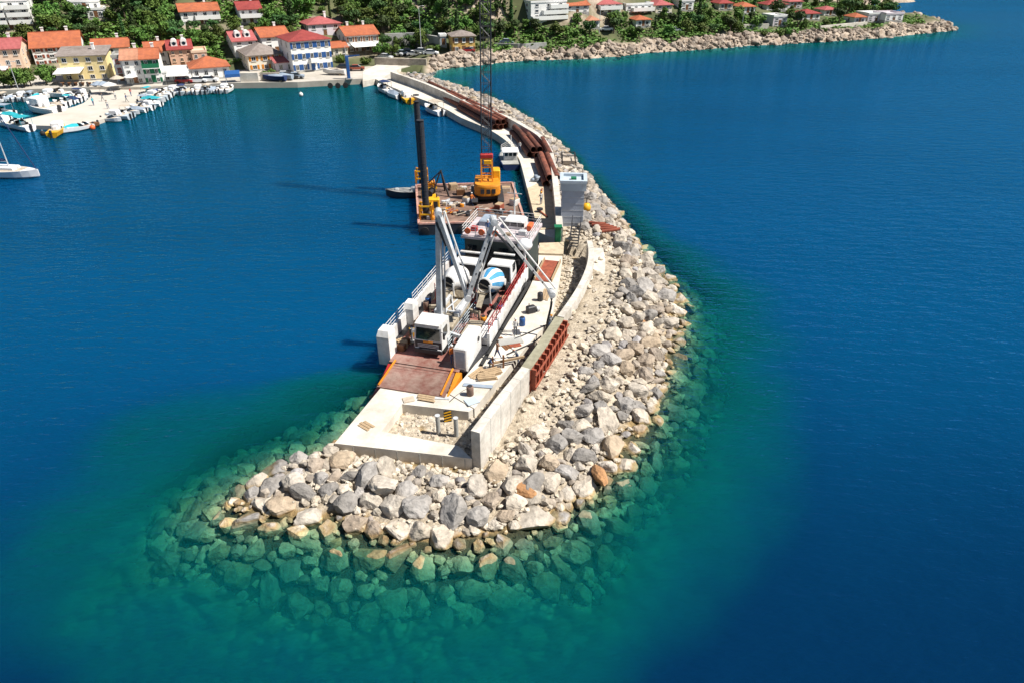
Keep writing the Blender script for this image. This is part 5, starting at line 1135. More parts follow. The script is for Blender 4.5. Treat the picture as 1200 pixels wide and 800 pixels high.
    if balcony:
        for (r_, u0, u1, bmk) in balcony:
            z = sh*r_; b = MB(); b.span((W*u0,-1.5,z-.12),(W*u1,-.002,z+.05)); bo = b.build('balcony', M['pl_white'], g)
            b = MB(); b.span((W*u0,-1.5,z+.05),(W*u1,-1.42,z+1.0)); b.span((W*u0,-1.42,z+.05),(W*u0+.08,-.01,z+1.0)); b.span((W*u1-.08,-1.42,z+.05),(W*u1,-.01,z+1.0)); b.build('parapet', M[bmk], bo)
    if awning:
        z = awning[1]; b = MB(); b.add([(W*awning[2],-awning[0],z-.5),(W*awning[3],-awning[0],z-.5),(W*awning[3],-.01,z),(W*awning[2],-.01,z),(W*awning[2],-awning[0],z-.56),(W*awning[3],-awning[0],z-.56),(W*awning[3],-.01,z-.06),(W*awning[2],-.01,z-.06)],[(0,1,2,3),(7,6,5,4),(4,5,1,0),(1,5,6,2),(3,2,6,7),(0,3,7,4)]); ao = b.build('awning', M[awning[4]], g)
        for k in range(4): u = awning[2]+(awning[3]-awning[2])*(k+.03)/3.06; MB().tube((W*u,-awning[0]+.1,-.2),(W*u,-awning[0]+.1,z-.56),.06,5).build('awning_post', M['dark'], ao)
    xs = [proj(g.location+Matrix.Rotation(a,3,'Z')@Vector(q)) for q in ((0,0,0),(W,0,0),(0,0,H),(W,0,H+rise),(0,depth,H+rise),(W,depth,H+rise))]
    HOUSES.append((min(q[0] for q in xs), max(q[0] for q in xs), min(q[1] for q in xs), max(q[1] for q in xs), g.location.y, lb, (A+d*W/2+Vector((-d.y,d.x,0))*depth/2).copy(), max(W,depth)*.62))
    return g, W, H
TO = ('gable','tile_orange')
house(-14,33,92,58,'peach house with a rose tiled roof at the left edge of the village','pl_peach',('gable','tile_pink'),22,10,3,4,balcony=[(1,.05,.3,'pl_lilac')],awning=(3,2.6,.0,.6,'pl_lilac'))
house(43,100,78,55,'big white house under the largest orange roof behind the yellow restaurant','pl_white',TO,24,11,3,4,chim=2,rise=2.9,shut='redrust')
house(76,131,97,66,'yellow restaurant building with a grey roof on the waterfront','pl_yellow',('shed','tile_grey'),16,7,3,4,rise=1.2,awning=(5.5,3.3,-.05,.5,'pl_white'),door=False)
house(112,154,72,56,'white house with orange gable roof behind the yellow restaurant','pl_white',TO,22,9,2,3)
house(139,150,98,68,'narrow white house with a red framed window next to the yellow restaurant','pl_white',('flat','conc_grey'),20,7,3,1,frame='redpaint',chim=0)
house(150,172,101,70,'white waterfront house with faded roof left of the green balcony house','pl_white',('gable','tile_pale'),20,9,3,2,door=True)
house(172.6,192,100,69,'white waterfront house with green balcony and green door','pl_white',('gable','tile_orange'),20,9,3,2,shut='green',balcony=[(2,.0,1.0,'green')])
house(176,200,80,60,'white house with orange roof behind the green balcony house','pl_white',TO,26,9,2,2)
house(203,230,84,58,'salmon house with dark red roof and two round dormers','pl_salmon',('gable','tile_red'),24,9,3,3,dormers=2,frame='pl_peach')
house(229,246,82,62,'low salmon annex with an open terrace beside the dormer house','pl_salmon',('flat','pl_peach'),24,7,2,2,chim=0)
house(227,271,96,79,'low white waterfront house with hipped orange roof','pl_white',('hip','tile_orange'),26,9,1,4,rise=2.0,chim=0,door=False)
house(192,226,98,85,'low white waterfront shop beside the green balcony house','pl_white',('flat','pl_white'),18,6,1,3,chim=0,awning=(4,2.6,.2,.95,'white'))
house(215,260,33,13,'white hillside villa with a columned balcony and orange roof','pl_white',TO,26,9,2,4,chim=1,balcony=[(1,.35,1.0,'pl_white')])
house(283,309,30,11,'white hillside villa with two long balconies and brownish red roof','pl_white',('gable','tile_red'),26,9,2,3,balcony=[(1,0,1,'pl_white')])
house(-12,42,38,2,'white apartment block with stacked balconies at the top left corner','pl_white',('flat','pl_white'),24,12,4,4,balcony=[(1,0,.45,'pl_white'),(1,.5,1,'pl_white'),(2,0,.45,'pl_white'),(2,.5,1,'pl_white'),(3,0,.45,'pl_white'),(3,.5,1,'pl_white')],chim=0)
house(277,303,70,48,'white house with red roof and two white dormers left of the blue shuttered house','pl_white',('gable','tile_pink'),30,10,3,2,dormers=2)
house(310,342,66,43,'white house with orange red roof half hidden behind the blue shuttered house','pl_white',('gable','tile_orange'),30,10,3,2)
house(345,391,87,47,'large white waterfront house with blue shutters and red hipped roof','pl_white',('hip','tile_red'),32,11,3,5,shut='blue',chim=0,rise=1.9,balcony=[(1,.42,.62,'pl_white')])
house(293,333,85,64,'cream stained old building with a grey hipped roof','pl_cream',('hip','tile_grey'),30,11,2,3,chim=0,rise=2.2,shut='orange',door=False)
house(325,346,86,79,'low pink roofed annex in front of the cream old building','pl_lilac',('shed','tile_pink'),30,4,1,2,chim=0,door=False,rise=.8)
house(363,401,46,28,'lilac white villa with pale rose roofs above the blue shuttered house','pl_lilac',('hip','tile_pink'),30,9,2,3,chim=1)
house(408,445,64,41,'white house with orange roof by the trees near the pier root','pl_white',TO,28,10,2,4,chim=2,shut='wood_deck',awning=(4,2.8,.1,1.0,'pl_white'))
house(391,408,67,57,'small orange roofed annex beside the blue shuttered house','pl_cream',TO,28,6,1,2,chim=0,door=False)
house(531,557,64,42.5,'yellow ochre house with a low grey roof on the shore by the pier','pl_ochre',('hip','tile_grey'),14,7,2,3,rise=1.2,frame='pl_white',chim=0,shut='wood_deck')
house(516.5,523.5,55,43,'small pale blue kiosk beside the ochre house','paleblue',('flat','pl_white'),14,3,1,1,chim=0,side=False)
house(622,663,30,3,'tall white terraced villa above the shore rocks','pl_white',('flat','pl_white'),24,9,4,3,balcony=[(1,0,1,'pl_white'),(2,.3,1,'pl_white'),(3,.5,1,'pl_white')],chim=0)
house(663,690,17,8,'white villa with orange roof right of the tall terraced villa','pl_white',TO,22,8,2,3)
house(701,727,17,5,'white villa with lilac roof among the pines on the right shore','pl_white',('hip','tile_pink'),20,8,2,3,balcony=[(1,0,1,'pl_white')])
house(733,764,20,6,'white stepped villa with terraces on the right shore','pl_white',('flat','pl_white'),22,8,2,4,chim=0,balcony=[(1,.2,1,'pl_white')])
house(768,787,17,6,'pale green house with a rose red roof on the right shore','pl_cream',('hip','tile_pink'),20,8,2,2)
house(797,812,14,2,'white house half hidden by trees on the right shore','pl_white',('flat','pl_white'),18,7,2,2,chim=0)
house(898,922,14,7,'white house with small red roof high on the headland','pl_white',('hip','tile_red'),16,7,1,3)
house(923,939,11,2,'rose roofed house at the top of the headland','pl_lilac',('hip','tile_pink'),16,7,2,2)
house(905,921,32,20,'lilac white house above the headland rocks','pl_lilac',('flat','pl_white'),16,7,2,2,chim=0)
house(940,960,25,17,'white house with flat red roof on the headland','pl_white',('hip','tile_red'),16,7,1,3,chim=0)
house(1000,1013,29,21,'small white house with orange roof near the end of the headland','pl_white',('hip','tile_orange'),14,6,1,2,chim=0)
house(1016,1036,27,17,'pink white row house near the end of the headland','pl_lilac',('flat','pl_white'),14,7,2,3,chim=0)
house(1036.5,1057,26,17,'white end row house at the tip of the headland','pl_white',('flat','pl_lilac'),14,7,2,3,chim=0)
house(868,884,17,9,'white house with orange roof above the terrace wall on the headland','pl_white',('hip','tile_orange'),16,7,1,3,chim=0)
house(842,858,13,5,'cream house with red roof behind the trees on the right shore','pl_cream',('hip','tile_red'),16,7,1,2,chim=0)
house(965,980,20,12,'white house with pink roof between trees on the outer headland','pl_white',('hip','tile_pink'),16,6,1,2,chim=0)
house(745,762,33,25,'low white boathouse with orange roof above the right shore rocks','pl_white',('hip','tile_orange'),18,6,1,2,chim=0)
house(690,702,34,27,'small white cottage with faded roof near the shore road','pl_white',('hip','tile_pale'),18,6,1,2,chim=0)
house(83,118,14,9,'long white terrace building among the trees above the big orange roof','pl_white',('flat','pl_white'),20,6,1,4,chim=0)
house(104,124,23,15,'small white house with terrace among the trees above the big orange roof','pl_white',('flat','pl_white'),20,6,1,2,chim=0)
# ------------------------------------------------------------ trees
def leaf_mat(name, c, pal):
    m = mat(name, c, .7, scale=1.2, c2=tuple(q*.7 for q in c), rnd=('isl', pal), spec=.25); b = m.node_tree.nodes['Principled BSDF']
    n = m.node_tree; L = n.links.new; src = b.inputs['Base Color'].links[0].from_socket; oi = n.nodes.new('ShaderNodeObjectInfo'); hs = n.nodes.new('ShaderNodeHueSaturation')
    mr = n.nodes.new('ShaderNodeMapRange'); mr.inputs['To Min'].default_value = .55; mr.inputs['To Max'].default_value = 1.35; L(oi.outputs['Random'], mr.inputs['Value']); L(mr.outputs[0], hs.inputs['Value'])
    m2 = n.nodes.new('ShaderNodeMapRange'); m2.inputs['To Min'].default_value = .46; m2.inputs['To Max'].default_value = .53; L(oi.outputs['Random'], m2.inputs['Value']); L(m2.outputs[0], hs.inputs['Hue'])
    L(src, hs.inputs['Color']); L(hs.outputs[0], b.inputs['Base Color']); return m
M['leaf'] = leaf_mat('broad_leaves', (.10,.18,.034), [(.75,.75,.75),(1,1,1),(1.3,1.25,1.1)])
M['pine'] = leaf_mat('pine_needles', (.055,.11,.03), [(.75,.75,.75),(1,1,1),(1.25,1.22,1.1)])
M['bark'] = mat('bark', (.11,.08,.055), .9, scale=4, bump=.3)
def crown_mesh(seed, kind):
    r = random.Random(seed); V = []; Fc = []
    lumps = []
    if kind == 'cypress': lumps = [((0,0,.8+k*.9),(.75-.06*abs(k-2),.75-.06*abs(k-2),1.0)) for k in range(8)]
    elif kind == 'pine':
        for k in range(9): a = r.uniform(0,6.28); q = r.uniform(0,1.9); lumps.append(((math.cos(a)*q,math.sin(a)*q,3.2+r.uniform(-.5,1.1)),(r.uniform(.8,1.4),r.uniform(.8,1.4),r.uniform(.45,.8))))
    elif kind == 'bush':
        for k in range(5): a = r.uniform(0,6.28); q = r.uniform(0,.9); lumps.append(((math.cos(a)*q,math.sin(a)*q,.5+r.uniform(0,.4)),(r.uniform(.6,.9),r.uniform(.6,.9),r.uniform(.4,.7))))
    else:
        for k in range(10): a = r.uniform(0,6.28); q = r.uniform(.2,1.7); lumps.append(((math.cos(a)*q,math.sin(a)*q,2.5+r.uniform(-1.0,1.5)),(r.uniform(.8,1.3),r.uniform(.8,1.3),r.uniform(.7,1.1))))
    N_ = 95 if kind != 'bush' else 80
    for c, s in lumps:
        for _ in range(N_):
            v = Vector((r.gauss(0,1),r.gauss(0,1),r.gauss(0,1))).normalized()*(r.random()**.35)*r.uniform(.85,1.12)
            p = Vector(c)+Vector((v.x*s[0],v.y*s[1],v.z*s[2])); n = (v+Vector((r.gauss(0,.6),r.gauss(0,.6),r.gauss(.3,.6)))).normalized(); q = n.to_track_quat('Z','Y')
            sz = r.uniform(.13,.28); o = len(V); a = r.uniform(0,6.28)
            for k in range(4): t = a+k*math.pi/2; V.append(p+q@Vector((math.cos(t)*sz*(1.35 if k%2 else .8),math.sin(t)*sz*(1.35 if k%2 else .8),r.uniform(-.06,.06))))
            Fc.append((o,o+1,o+2,o+3))
    me = bpy.data.meshes.new('crown'); me.from_pydata(V,[],Fc); me.materials.append(M['pine'] if kind in ('pine','cypress') else M['leaf']); return me
def trunk_mesh(seed, kind):
    r = random.Random(seed); mb = MB(); h = {'pine':3.2,'cypress':2.0,'bush':.5,'broad':2.4}[kind]; mb.tube((0,0,-.6),(r.uniform(-.15,.15),0,h*.6),.22 if kind != 'bush' else .07,7,.14 if kind != 'bush' else .05)
    for k in range(4): a = k*1.6+r.random(); mb.tube((0,0,h*(.4+.05*k)),(math.cos(a)*1.0,math.sin(a)*1.0,h*1.0),.1 if kind != 'bush' else .03,5,.03)
    return mb.mesh('trunk', M['bark'])
KINDS = {k:[(crown_mesh(10*i+j,k), trunk_mesh(10*i+j,k)) for j in range(n)] for i,(k,n) in enumerate((('broad',5),('pine',4),('cypress',2),('bush',3)))}
NMS = {'broad':'leafy_tree','pine':'pine_tree','cypress':'cypress_tree','bush':'bush'}
def shortlb(p):
    b = min(HOUSES, key=lambda h: (h[6].xy-p.xy).length); return b[5]
ADJ = {'broad':'bushy green tree','pine':'dark green pine','cypress':'slim dark cypress','bush':'low green bush'}
NT = 0
def tree(kind, p, s, lb=None):
    global NT; NT += 1
    cm, tmn = rng.choice(KINDS[kind]); w_ = ' '.join(shortlb(p).split()[:6]).rstrip(',')
    for sfx in (' with',' and',' under',' of',' a',' the',' in',' on',' an',' two',' behind',' at',' among',' right',' half',' beside',' left',' by',' near',' above'): 
        while w_.endswith(sfx): w_ = w_[:-len(sfx)]
    size = 'tall' if s > 1.25 else 'small' if s < .8 else 'mid sized'
    g = thing(NMS[kind], lb or f'{size} {ADJ[kind]} growing near the {w_}', 'bush' if kind == 'bush' else 'tree', p, rng.uniform(0,6.28), 'trees near the '+w_); g.scale = (s*rng.uniform(.9,1.15),s*rng.uniform(.9,1.15),s*rng.uniform(.85,1.1))
    link('crown', cm, g); link('trunk', tmn, g)
def blocked(p, s):
    px, py = proj(p); sc_ = 800/math.hypot(p.x,p.y)*s; x0,x1,y0,y1 = px-2.2*sc_,px+2.2*sc_,py-4.0*sc_,py
    for h in HOUSES:
        if (h[6].xy-p.xy).length < h[7]+1.6*s: return True
        if p.y < h[6].y and x1 > h[0]+2 and x0 < h[1]-2 and y0 < h[3]-(5 if p.x < -40 else 3) and y1 > h[2]+3: return True
    return False
tp = []
def try_tree(px, py, kind=None, s=None, mind=2.6):
    p = on_terrain(px, py); d = sdist(np.array([p.x]),np.array([p.y]),LAND)[0]
    s = s or rng.lognormvariate(.05,.25); k = kind or rng.choices(['broad','pine','cypress','bush'],[5,4,.5,1.2])[0]
    lim = 21 if p.x < -34 else (11 if p.x < 35 else 6.0)
    if d < lim or blocked(p, s*.9): return False
    if any((q.xy-p.xy).length < mind*(s+t_)*.5 for q,t_ in tp): return False
    tp.append((p,s)); tree(k, p, s); return True
for xa_, xb_, lim_ in ((-15,460,125),(440,700,185),(690,1045,272)):
    for _ in range(1500):
        if NT > lim_: break
        px = rng.uniform(xa_,xb_); py = rng.uniform(1,60)
        if 470 < px < 590 and py < 38 and rng.random() < .5: continue
        try_tree(px, py)
# hand placed trees in front of the houses
for px,py,k,s in ((6,104,'broad',.9),(14,104,'broad',1.0),(22,103,'broad',.95),(30,103,'broad',1.0),(37,102,'broad',.85),(-4,104,'broad',1.0),(55,100,'broad',1.0),(60,98,'broad',.9),(311,90,'bush',1.0),(318,89,'bush',.9),(428,76,'bush',1.2),(452,66,'broad',.9),(460,69,'broad',.8),(448,69,'broad',.9),(400,74,'bush',1.2),(512,60,'bush',1.0),(505,59,'bush',1.0)):
    p = on_terrain(px,py); p.z = max(p.z, 1.3 if p.z < 1.6 else p.z); tp.append((p,s)); tree(k,p,s)
for q_ in range(60):
    if NT > 296: break
    px = rng.uniform(600,1060); py = rng.uniform(36,66)*(1-(px-600)/1400); p = on_terrain(px,py); d = sdist(np.array([p.x]),np.array([p.y]),LAND)[0]
    if 3.0 < d < 8 and not blocked(p,.6): tp.append((p,.7)); tree('bush', p, rng.uniform(.8,1.5))
# scrub between the trees: low ground cover nobody could count
V = []; Fc = []
xa = np.array([rng.uniform(-200,160) for _ in range(60000)]); ya = np.array([rng.uniform(185,330) for _ in range(60000)]); dla = sdist(xa,ya,LAND); za = land_z(xa,ya); nz_ = fbm(xa*.07,ya*.07,55)
for k in range(len(xa)):
    lim = 22 if xa[k] < -30 else 4.5
    if dla[k] < lim or nz_[k] < .36 or (-40 < xa[k] < -5 and nz_[k] < .45): continue
    if any((h[6].x-xa[k])**2+(h[6].y-ya[k])**2 < (h[7]*.85)**2 for h in HOUSES): continue
    px, py = proj((xa[k],ya[k],za[k]))
    if not (-20 < px < 1100 and -25 < py < 90): continue
    if any(ya[k] < h[6].y and h[0]-2 < px < h[1]+2 and py-6 < h[3]-2 and py > h[2] for h in HOUSES): continue
    for _ in range(5):
        p = Vector((xa[k]+rng.gauss(0,.7),ya[k]+rng.gauss(0,.7),za[k]+rng.uniform(.1,1.1))); q = Vector((rng.gauss(0,.6),rng.gauss(0,.6),1)).normalized().to_track_quat('Z','Y'); sz = rng.uniform(.3,.65); o = len(V); a = rng.uniform(0,6)
        for t_ in range(4): V.append(p+q@Vector((math.cos(a+t_*1.57)*sz,math.sin(a+t_*1.57)*sz*.7,rng.uniform(-.1,.1))))
        Fc.append((o,o+1,o+2,o+3))
me = bpy.data.meshes.new('scrub'); me.from_pydata(V,[],Fc); me.materials.append(M['leaf']); stuff(link('scrub', me)); print('trees', NT, 'scrub', len(Fc))
# ------------------------------------------------------------ boats of the harbour
hullm = {}
BP = {}
def boat_meshes():
    rings = lofted_hull(5.2,1.9,.75,9,stern=.85,sheer=.5); mb = MB(); mb.loft(rings); BP['hull'] = mb.mesh('hull', M['white_clean'])
    mb.cur = 0; m2 = MB(); m2.loft(rings); BP['hullb'] = m2.mesh('hull', M['paleblue']); m3 = MB(); m3.loft(rings); BP['hully'] = m3.mesh('hull', M['yellow']); m4 = MB(); m4.loft(rings); BP['hullw'] = m4.mesh('hull', M['wood_deck'])
    mb = MB(); mb.loft([[r[0]+Vector((.16,0,.015)),r[5]+Vector((-.16,0,.015)),r[5]+Vector((-.16,0,-.12)),r[0]+Vector((.16,0,-.12))] for r in rings[2:7]]); BP['well'] = mb.mesh('cockpit', M['tan'])
    m5 = MB(); m5.loft([[r[0]+Vector((.16,0,.015)),r[5]+Vector((-.16,0,.015)),r[5]+Vector((-.16,0,-.12)),r[0]+Vector((.16,0,-.12))] for r in rings[1:7]])
    mb = MB(); mb.add([(-.7,.3,.85),(.7,.3,.85),(.55,.0,1.35),(-.55,.0,1.35),(-.75,-.5,.85),(.75,-.5,.85)],[(0,1,2,3),(3,2,1,0),(4,0,3),(1,5,2)]); BP['screen'] = mb.mesh('windscreen', M['glass'])
    mb = MB(); mb.bbox((0,-2.75,.85),(.3,.38,.5),.06); mb.span((-.09,-2.9,-.3),(.09,-2.6,.6)); BP['motor'] = mb.mesh('outboard', M['dark'])
    mb = MB(); mb.bbox((0,-.6,.95),(.6,.5,.5),.06); BP['console'] = mb.mesh('console', M['white_clean'])
    for mk in ('navy','teal','tan','bluegrey'):
        mb = MB(); mb.loft([[Vector((-.9,-2.3,.75)),Vector((0,-2.3,1.05)),Vector((.9,-2.3,.75))],[Vector((-.95,-.5,.78)),Vector((0,-.5,1.35)),Vector((.95,-.5,.78))],[Vector((-.75,1.3,.85)),Vector((0,1.3,1.15)),Vector((.75,1.3,.85))]]); BP['cover_'+mk] = mb.mesh('cover', M[mk])
        mb = MB(); mb.loft([[Vector((-.85,-2.0,1.95)),Vector((0,-2.0,2.1)),Vector((.85,-2.0,1.95))],[Vector((-.85,0,1.95)),Vector((0,0,2.12)),Vector((.85,0,1.95))]]); 
        for sx in (-.8,.8):
            for y in (-1.9,-.1): mb.tube((sx,y,.75),(sx,y,1.96),.03,4)
        BP['bimini_'+mk] = mb.mesh('bimini', M[mk])
    mb = MB(); mb.bbox((0,.4,1.25),(1.3,1.7,.9),.12); BP['cabin'] = mb.mesh('cabin', M['white_clean'])
boat_meshes()
CAN = {'navy':'navy blue','teal':'turquoise','tan':'tan','bluegrey':'grey blue'}
def small_boat(px, py, rz, style, where, s=1.0, hull='hull', col_='navy', lb=None, group=None):
    p = P(px,py,0); hn = {'hull':'white','hullb':'pale blue','hully':'bright yellow','hullw':'brown'}[hull]
    l = lb or {'open':f'open {hn} boat',"cover":f'{hn} boat under a {CAN[col_]} cover','bimini':f'{hn} motorboat with a {CAN[col_]} sun canopy','cabin':f'{hn} cabin boat'}[style]+' '+where
    l = ' '.join(l.split()[:16])
    g = thing('motorboat', l, 'boat', (p.x,p.y,.05), R(rz), group or 'small boats '+where); g.scale = (s,)*3
    link('hull', BP[hull], g); 
    if style != 'cover': link('cockpit', BP['well'], g); sc_ = link('windscreen', BP['screen'], g); link('console', BP['console'], g)
    link('outboard', BP['motor'], g)
    if style == 'cover': link('cover', BP['cover_'+col_], g)
    if style == 'bimini': link('bimini', BP['bimini_'+col_], g)
    if style == 'cabin': link('cabin', BP['cabin'], g)
st_ = ['open','bimini','cover','open','cabin']; cc = ['navy','tan','bluegrey','teal']
w1 = 'along the far left quay'; w2 = 'moored inside the stone mole'; w3 = 'on the outer side of the stone mole'; w4 = 'along the village quay right of the mole'; w5 = 'moored off the left end of the mole'
k = 0
for px,py in ((2,119),(8,118.5),(14,118),(20,117.5),(26,117),(33,117),(39,116.5),(45,116),(51,115.5),(57,115)): small_boat(px,py,rng.uniform(-12,12),st_[k%5],w1,rng.uniform(.85,1.1),rng.choice(['hull','hull','hullb']),cc[k%4]); k += 1
small_boat(70,114.5,80,'open',w2,1.5,'hull',lb='long slim white boat lying along the quay inside the mole')
for px,py,a in ((72,124,60),(79,121.5,60),(86,119.5,58),(93,117,55),(99,114,50),(82,117,60),(90,113.5,55),(66,128,62)): small_boat(px,py,a+rng.uniform(-8,8),st_[k%5],w2,rng.uniform(.85,1.1),'hull',cc[k%4]); k += 1
small_boat(53,133,65,'cabin',w2,1.9,'hull',lb='large white motor yacht berthed inside the left end of the mole')
e0, e1 = P(108,143.5,0), P(165,122.5,0); en = (e1-e0).normalized(); on_ = Vector((en.y,-en.x,0))
for q in range(8):
    c_ = e0.lerp(e1, (q+.5)/8)+on_*3.6; pp = proj(c_); small_boat(pp[0], pp[1], -107+rng.uniform(-8,8)+(180 if q % 3 else 0), st_[k%5], w3, rng.uniform(.85,1.1), rng.choice(['hull','hull','hull','hullb']), cc[k%4]); k += 1
for px,py,a in ((176,124,-100),(181,120.5,-96),(185,117,75),(178,115,-100),(190,114,80)): small_boat(px,py,a+rng.uniform(-10,10),st_[k%5],w3,rng.uniform(.9,1.1),rng.choice(['hull','hull','hullb']),cc[k%4]); k += 1
for px in (176,183,190,203,209,215,221,227,233,239,245,251,257,263,269): small_boat(px,111.5-(px-176)*.045,rng.uniform(-14,14),st_[k%5],w4,rng.uniform(.8,1.05),rng.choice(['hull','hull','hullb']),cc[k%4]); k += 1
for px,py,a in ((3,135.5,80),(12,139,75),(-4,143,80),(9,148,70),(19,150.5,70),(26,152,60)): small_boat(px,py,a,st_[k%5],w5,rng.uniform(1.0,1.3),'hull',cc[k%4]); k += 1
small_boat(69,157,12,'cabin','',1.25,'hully',lb='bright yellow fishing boat at the foot of the mole'); small_boat(84,154.5,150,'cover','',1.0,'hull','teal',lb='white boat with a turquoise cover beside the yellow fishing boat'); small_boat(95,153,150,'open','',.95,'hull',lb='narrow white dinghy right of the turquoise covered boat'); small_boat(101,151,152,'open','',.95,'hullw',lb='brown wooden dinghy beside the narrow white dinghy')
small_boat(450,108,30,'bimini','',1.3,'hull','navy',lb='white boat with navy canopy moored nearest the root of the pier'); small_boat(461,114,35,'cover','',1.2,'hull','bluegrey',lb='white boat with grey blue cover moored midway along the pier root'); small_boat(508,133,35,'bimini','',1.35,'hull','tan',lb='white motorboat with tan canopy moored alongside the pier')
small_boat(477,119,20,'cabin','',1.3,'hully',lb='bright yellow boat moored alongside the pier')
# sailing yacht
p = P(8,207,0); yt = thing('sailing_yacht','white sailing yacht at anchor at the left edge of the picture','yacht',(p.x,p.y,.0),R(-97)); rings = lofted_hull(11.5,3.4,1.15,11,stern=.75,sheer=.3); mb = MB(); mb.loft(rings); mb.build('hull', M['white_clean'], yt)
mb = MB(); mb.loft([[r[0]+Vector((.15,0,.02)),r[5]+Vector((-.15,0,.02)),r[5]+Vector((-.15,0,-.1)),r[0]+Vector((.15,0,-.1))] for r in rings[1:9]]); mb.build('deck', M['tan'], yt)
MB().bbox((0,.2,1.45),(1.7,4.2,.5),.12).build('coachroof', M['white_clean'], yt); MB().tube((0,1.0,1.2),(0,1.0,14.5),.1,8,.07).build('mast', M['steel'], yt); MB().tube((0,.9,2.4),(0,-3.4,2.5),.09,8).build('boom', M['steel'], yt)
mb = MB(); mb.tube((0,5.5,1.35),(0,1,14.2),.07,6); mb.build('furled_jib', M['navy'], yt); mb = MB(); mb.tube((0,-5.2,1.2),(0,1,14.4),.015,4); mb.build('backstay', M['dark'], yt); mb = MB(); mb.lathe([(.05,-2.2),(.2,-2),(.22,1.5),(.06,2.1)],8,(0,-1.2,2.62),(0,1,0)); mb.build('sail_cover', M['navy'], yt)
rail([(-.9,-4.9,1.15),(.9,-4.9,1.15)],.7,M['steel'],n=2,par=yt)
for k_,(px,py,mk,lb) in enumerate(((109,152,'orangeboat','small orange mooring buoy before the mole'),(51,159,'black','dark mooring buoy left of the yellow fishing boat'),(353,113,'white','small white mooring buoy off the village quay'))):
    p = P(px,py,0); g = thing('mooring_buoy', lb, 'buoy', (p.x,p.y,-.15)); MB().lathe([(.05,0),(.4,.15),(.5,.5),(.4,.85),(.1,1.0)],12).build('float', M[mk], g, True); MB().lathe([(.05,-.04),(.14,-.04),(.14,.04),(.05,.04)],8,(0,0,1.08),(0,1,0)).build('ring', M['steel'], g)
# a gull on the water
# ------------------------------------------------------------ cars, stalls, parasols, lamps, bystanders
cbod = {}
def car(px, py, rz, mk, lb, z=None, s=1.0):
    p = on_terrain(px,py) if z is None else P(px,py,z); g = thing('parked_car', lb, 'car', (p.x,p.y,max(p.z,1.33)), R(rz), 'cars parked in the village'); g.scale = (s,)*3
    if mk not in cbod:
        pr = [(-2.1,.35),(-2.15,.75),(-1.2,.95),(1.6,.98),(2.1,.85),(2.1,.35)]; mb = MB(); mb.loft([[Vector((sx*.85,y,z)) for y,z in pr] for sx in (-1,1)]); b = mb.mesh('body', M[mk])
        mb = MB(); mb.loft([[Vector((sx*.78,-1.25,.94)),Vector((sx*.66,-.5,1.42)),Vector((sx*.66,1.0,1.44)),Vector((sx*.78,1.75,.97))] for sx in (-1,1)]); c = mb.mesh('cabin_glass', M['glass'])
        mb = MB(); mb.span((-.64,-.45,1.43),(.64,.98,1.48)); d = mb.mesh('roof', M[mk]); cbod[mk] = (b,c,d)
    b,c,d = cbod[mk]; link('body', b, g); link('cabin_glass', c, g); link('roof', d, g)
    for y in (-1.35,1.35):
        for sx in (-.8,.8): o = link('wheel', wheel_t, g, (sx,y,.33)); o.scale = (.55,.63,.63)
for px,py,rz,mk,lb in ((233,98.5,95,'white_clean','white van parked before the hipped roof house'),(246,97.5,92,'white_clean','white car parked right of the van on the village quay'),(340,94,100,'dark','dark car parked before the low pink annex'),(347,93.5,100,'bluegrey','grey blue car parked beside the dark one on the quay'),(334,92,100,'steel','silver car parked behind the dark car on the quay'),(457,66,80,'white_clean','white car leftmost in the car park at the pier root'),(464,67,80,'steel','silver car second from the left in the car park at the pier root'),(471,66,80,'bluegrey','grey blue car in the middle of the car park at the pier root'),(478,63,80,'dark','black car at the back of the car park at the pier root'),(486,66,80,'white_clean','white car at the right of the car park at the pier root'),(494,63,80,'steel','silver car at the right end by the retaining wall'),(505,65,85,'white_clean','white car nearest the ochre house'),(548,62,95,'redpaint','red car parked before the ochre house'),(711,37,88,'white_clean','white car on the shore road below the pines'),(790,38,88,'white_clean','white car on the shore road among the rocks'),(594,52,80,'bluegrey','blue car on the coast road past the ochre house'),(217,99,92,'redpaint','small red car before the white waterfront shop'),(404,83,100,'dark','dark car under the trees near the orange roofed white house'),(418,84,100,'redrust','brownish red car near the pier root slip')): car(px,py,rz,mk,lb)
car(452,70.5,70,'steel','silver car nearest the pier on the pier root')
p = P(274,96,1.3); g = thing('market_stall','stall under a bright blue tarpaulin on the waterfront','stall',(p.x,p.y,1.3),R(18))
mb = MB(); mb.loft([[Vector((-1.7,-1.2,1.9)),Vector((1.7,-1.2,1.9)),Vector((1.7,1.2,2.4)),Vector((-1.7,1.2,2.4))],[Vector((-1.7,-1.3,1.2)),Vector((1.7,-1.3,1.2)),Vector((1.7,1.3,2.3)),Vector((-1.7,1.3,2.3))]]); mb.build('tarpaulin', M['blue'], g)
for sx in (-1.6,1.6):
    for y in (-1.1,1.1): MB().tube((sx,y,0),(sx,y,1.95),.05,5).build('post', M['steel'], g)
for px,py,mk,lb in ((322,95.5,'navy','dark blue boat hull laid up on the quay'),(330,94,'bluegrey','grey blue boat laid up beside the dark blue one'),(212,95,'white','covered white boat stored before the waterfront shop'),(392,88,'white','white dinghy laid up before the blue shuttered house')):
    p = P(px,py,1.3); g = thing('laid_up_boat', lb, 'boat', (p.x,p.y,1.7), R(80)); rings = lofted_hull(6,2.2,.9,9); mb = MB(); mb.loft(rings); mb.build('hull', M[mk], g); MB().span((-.9,-2,-.4),(.9,-1.6,-.1)).build('chock', M['timber'], g); link('cover', BP['cover_bluegrey' if mk != 'white' else 'cover_tan'], g)
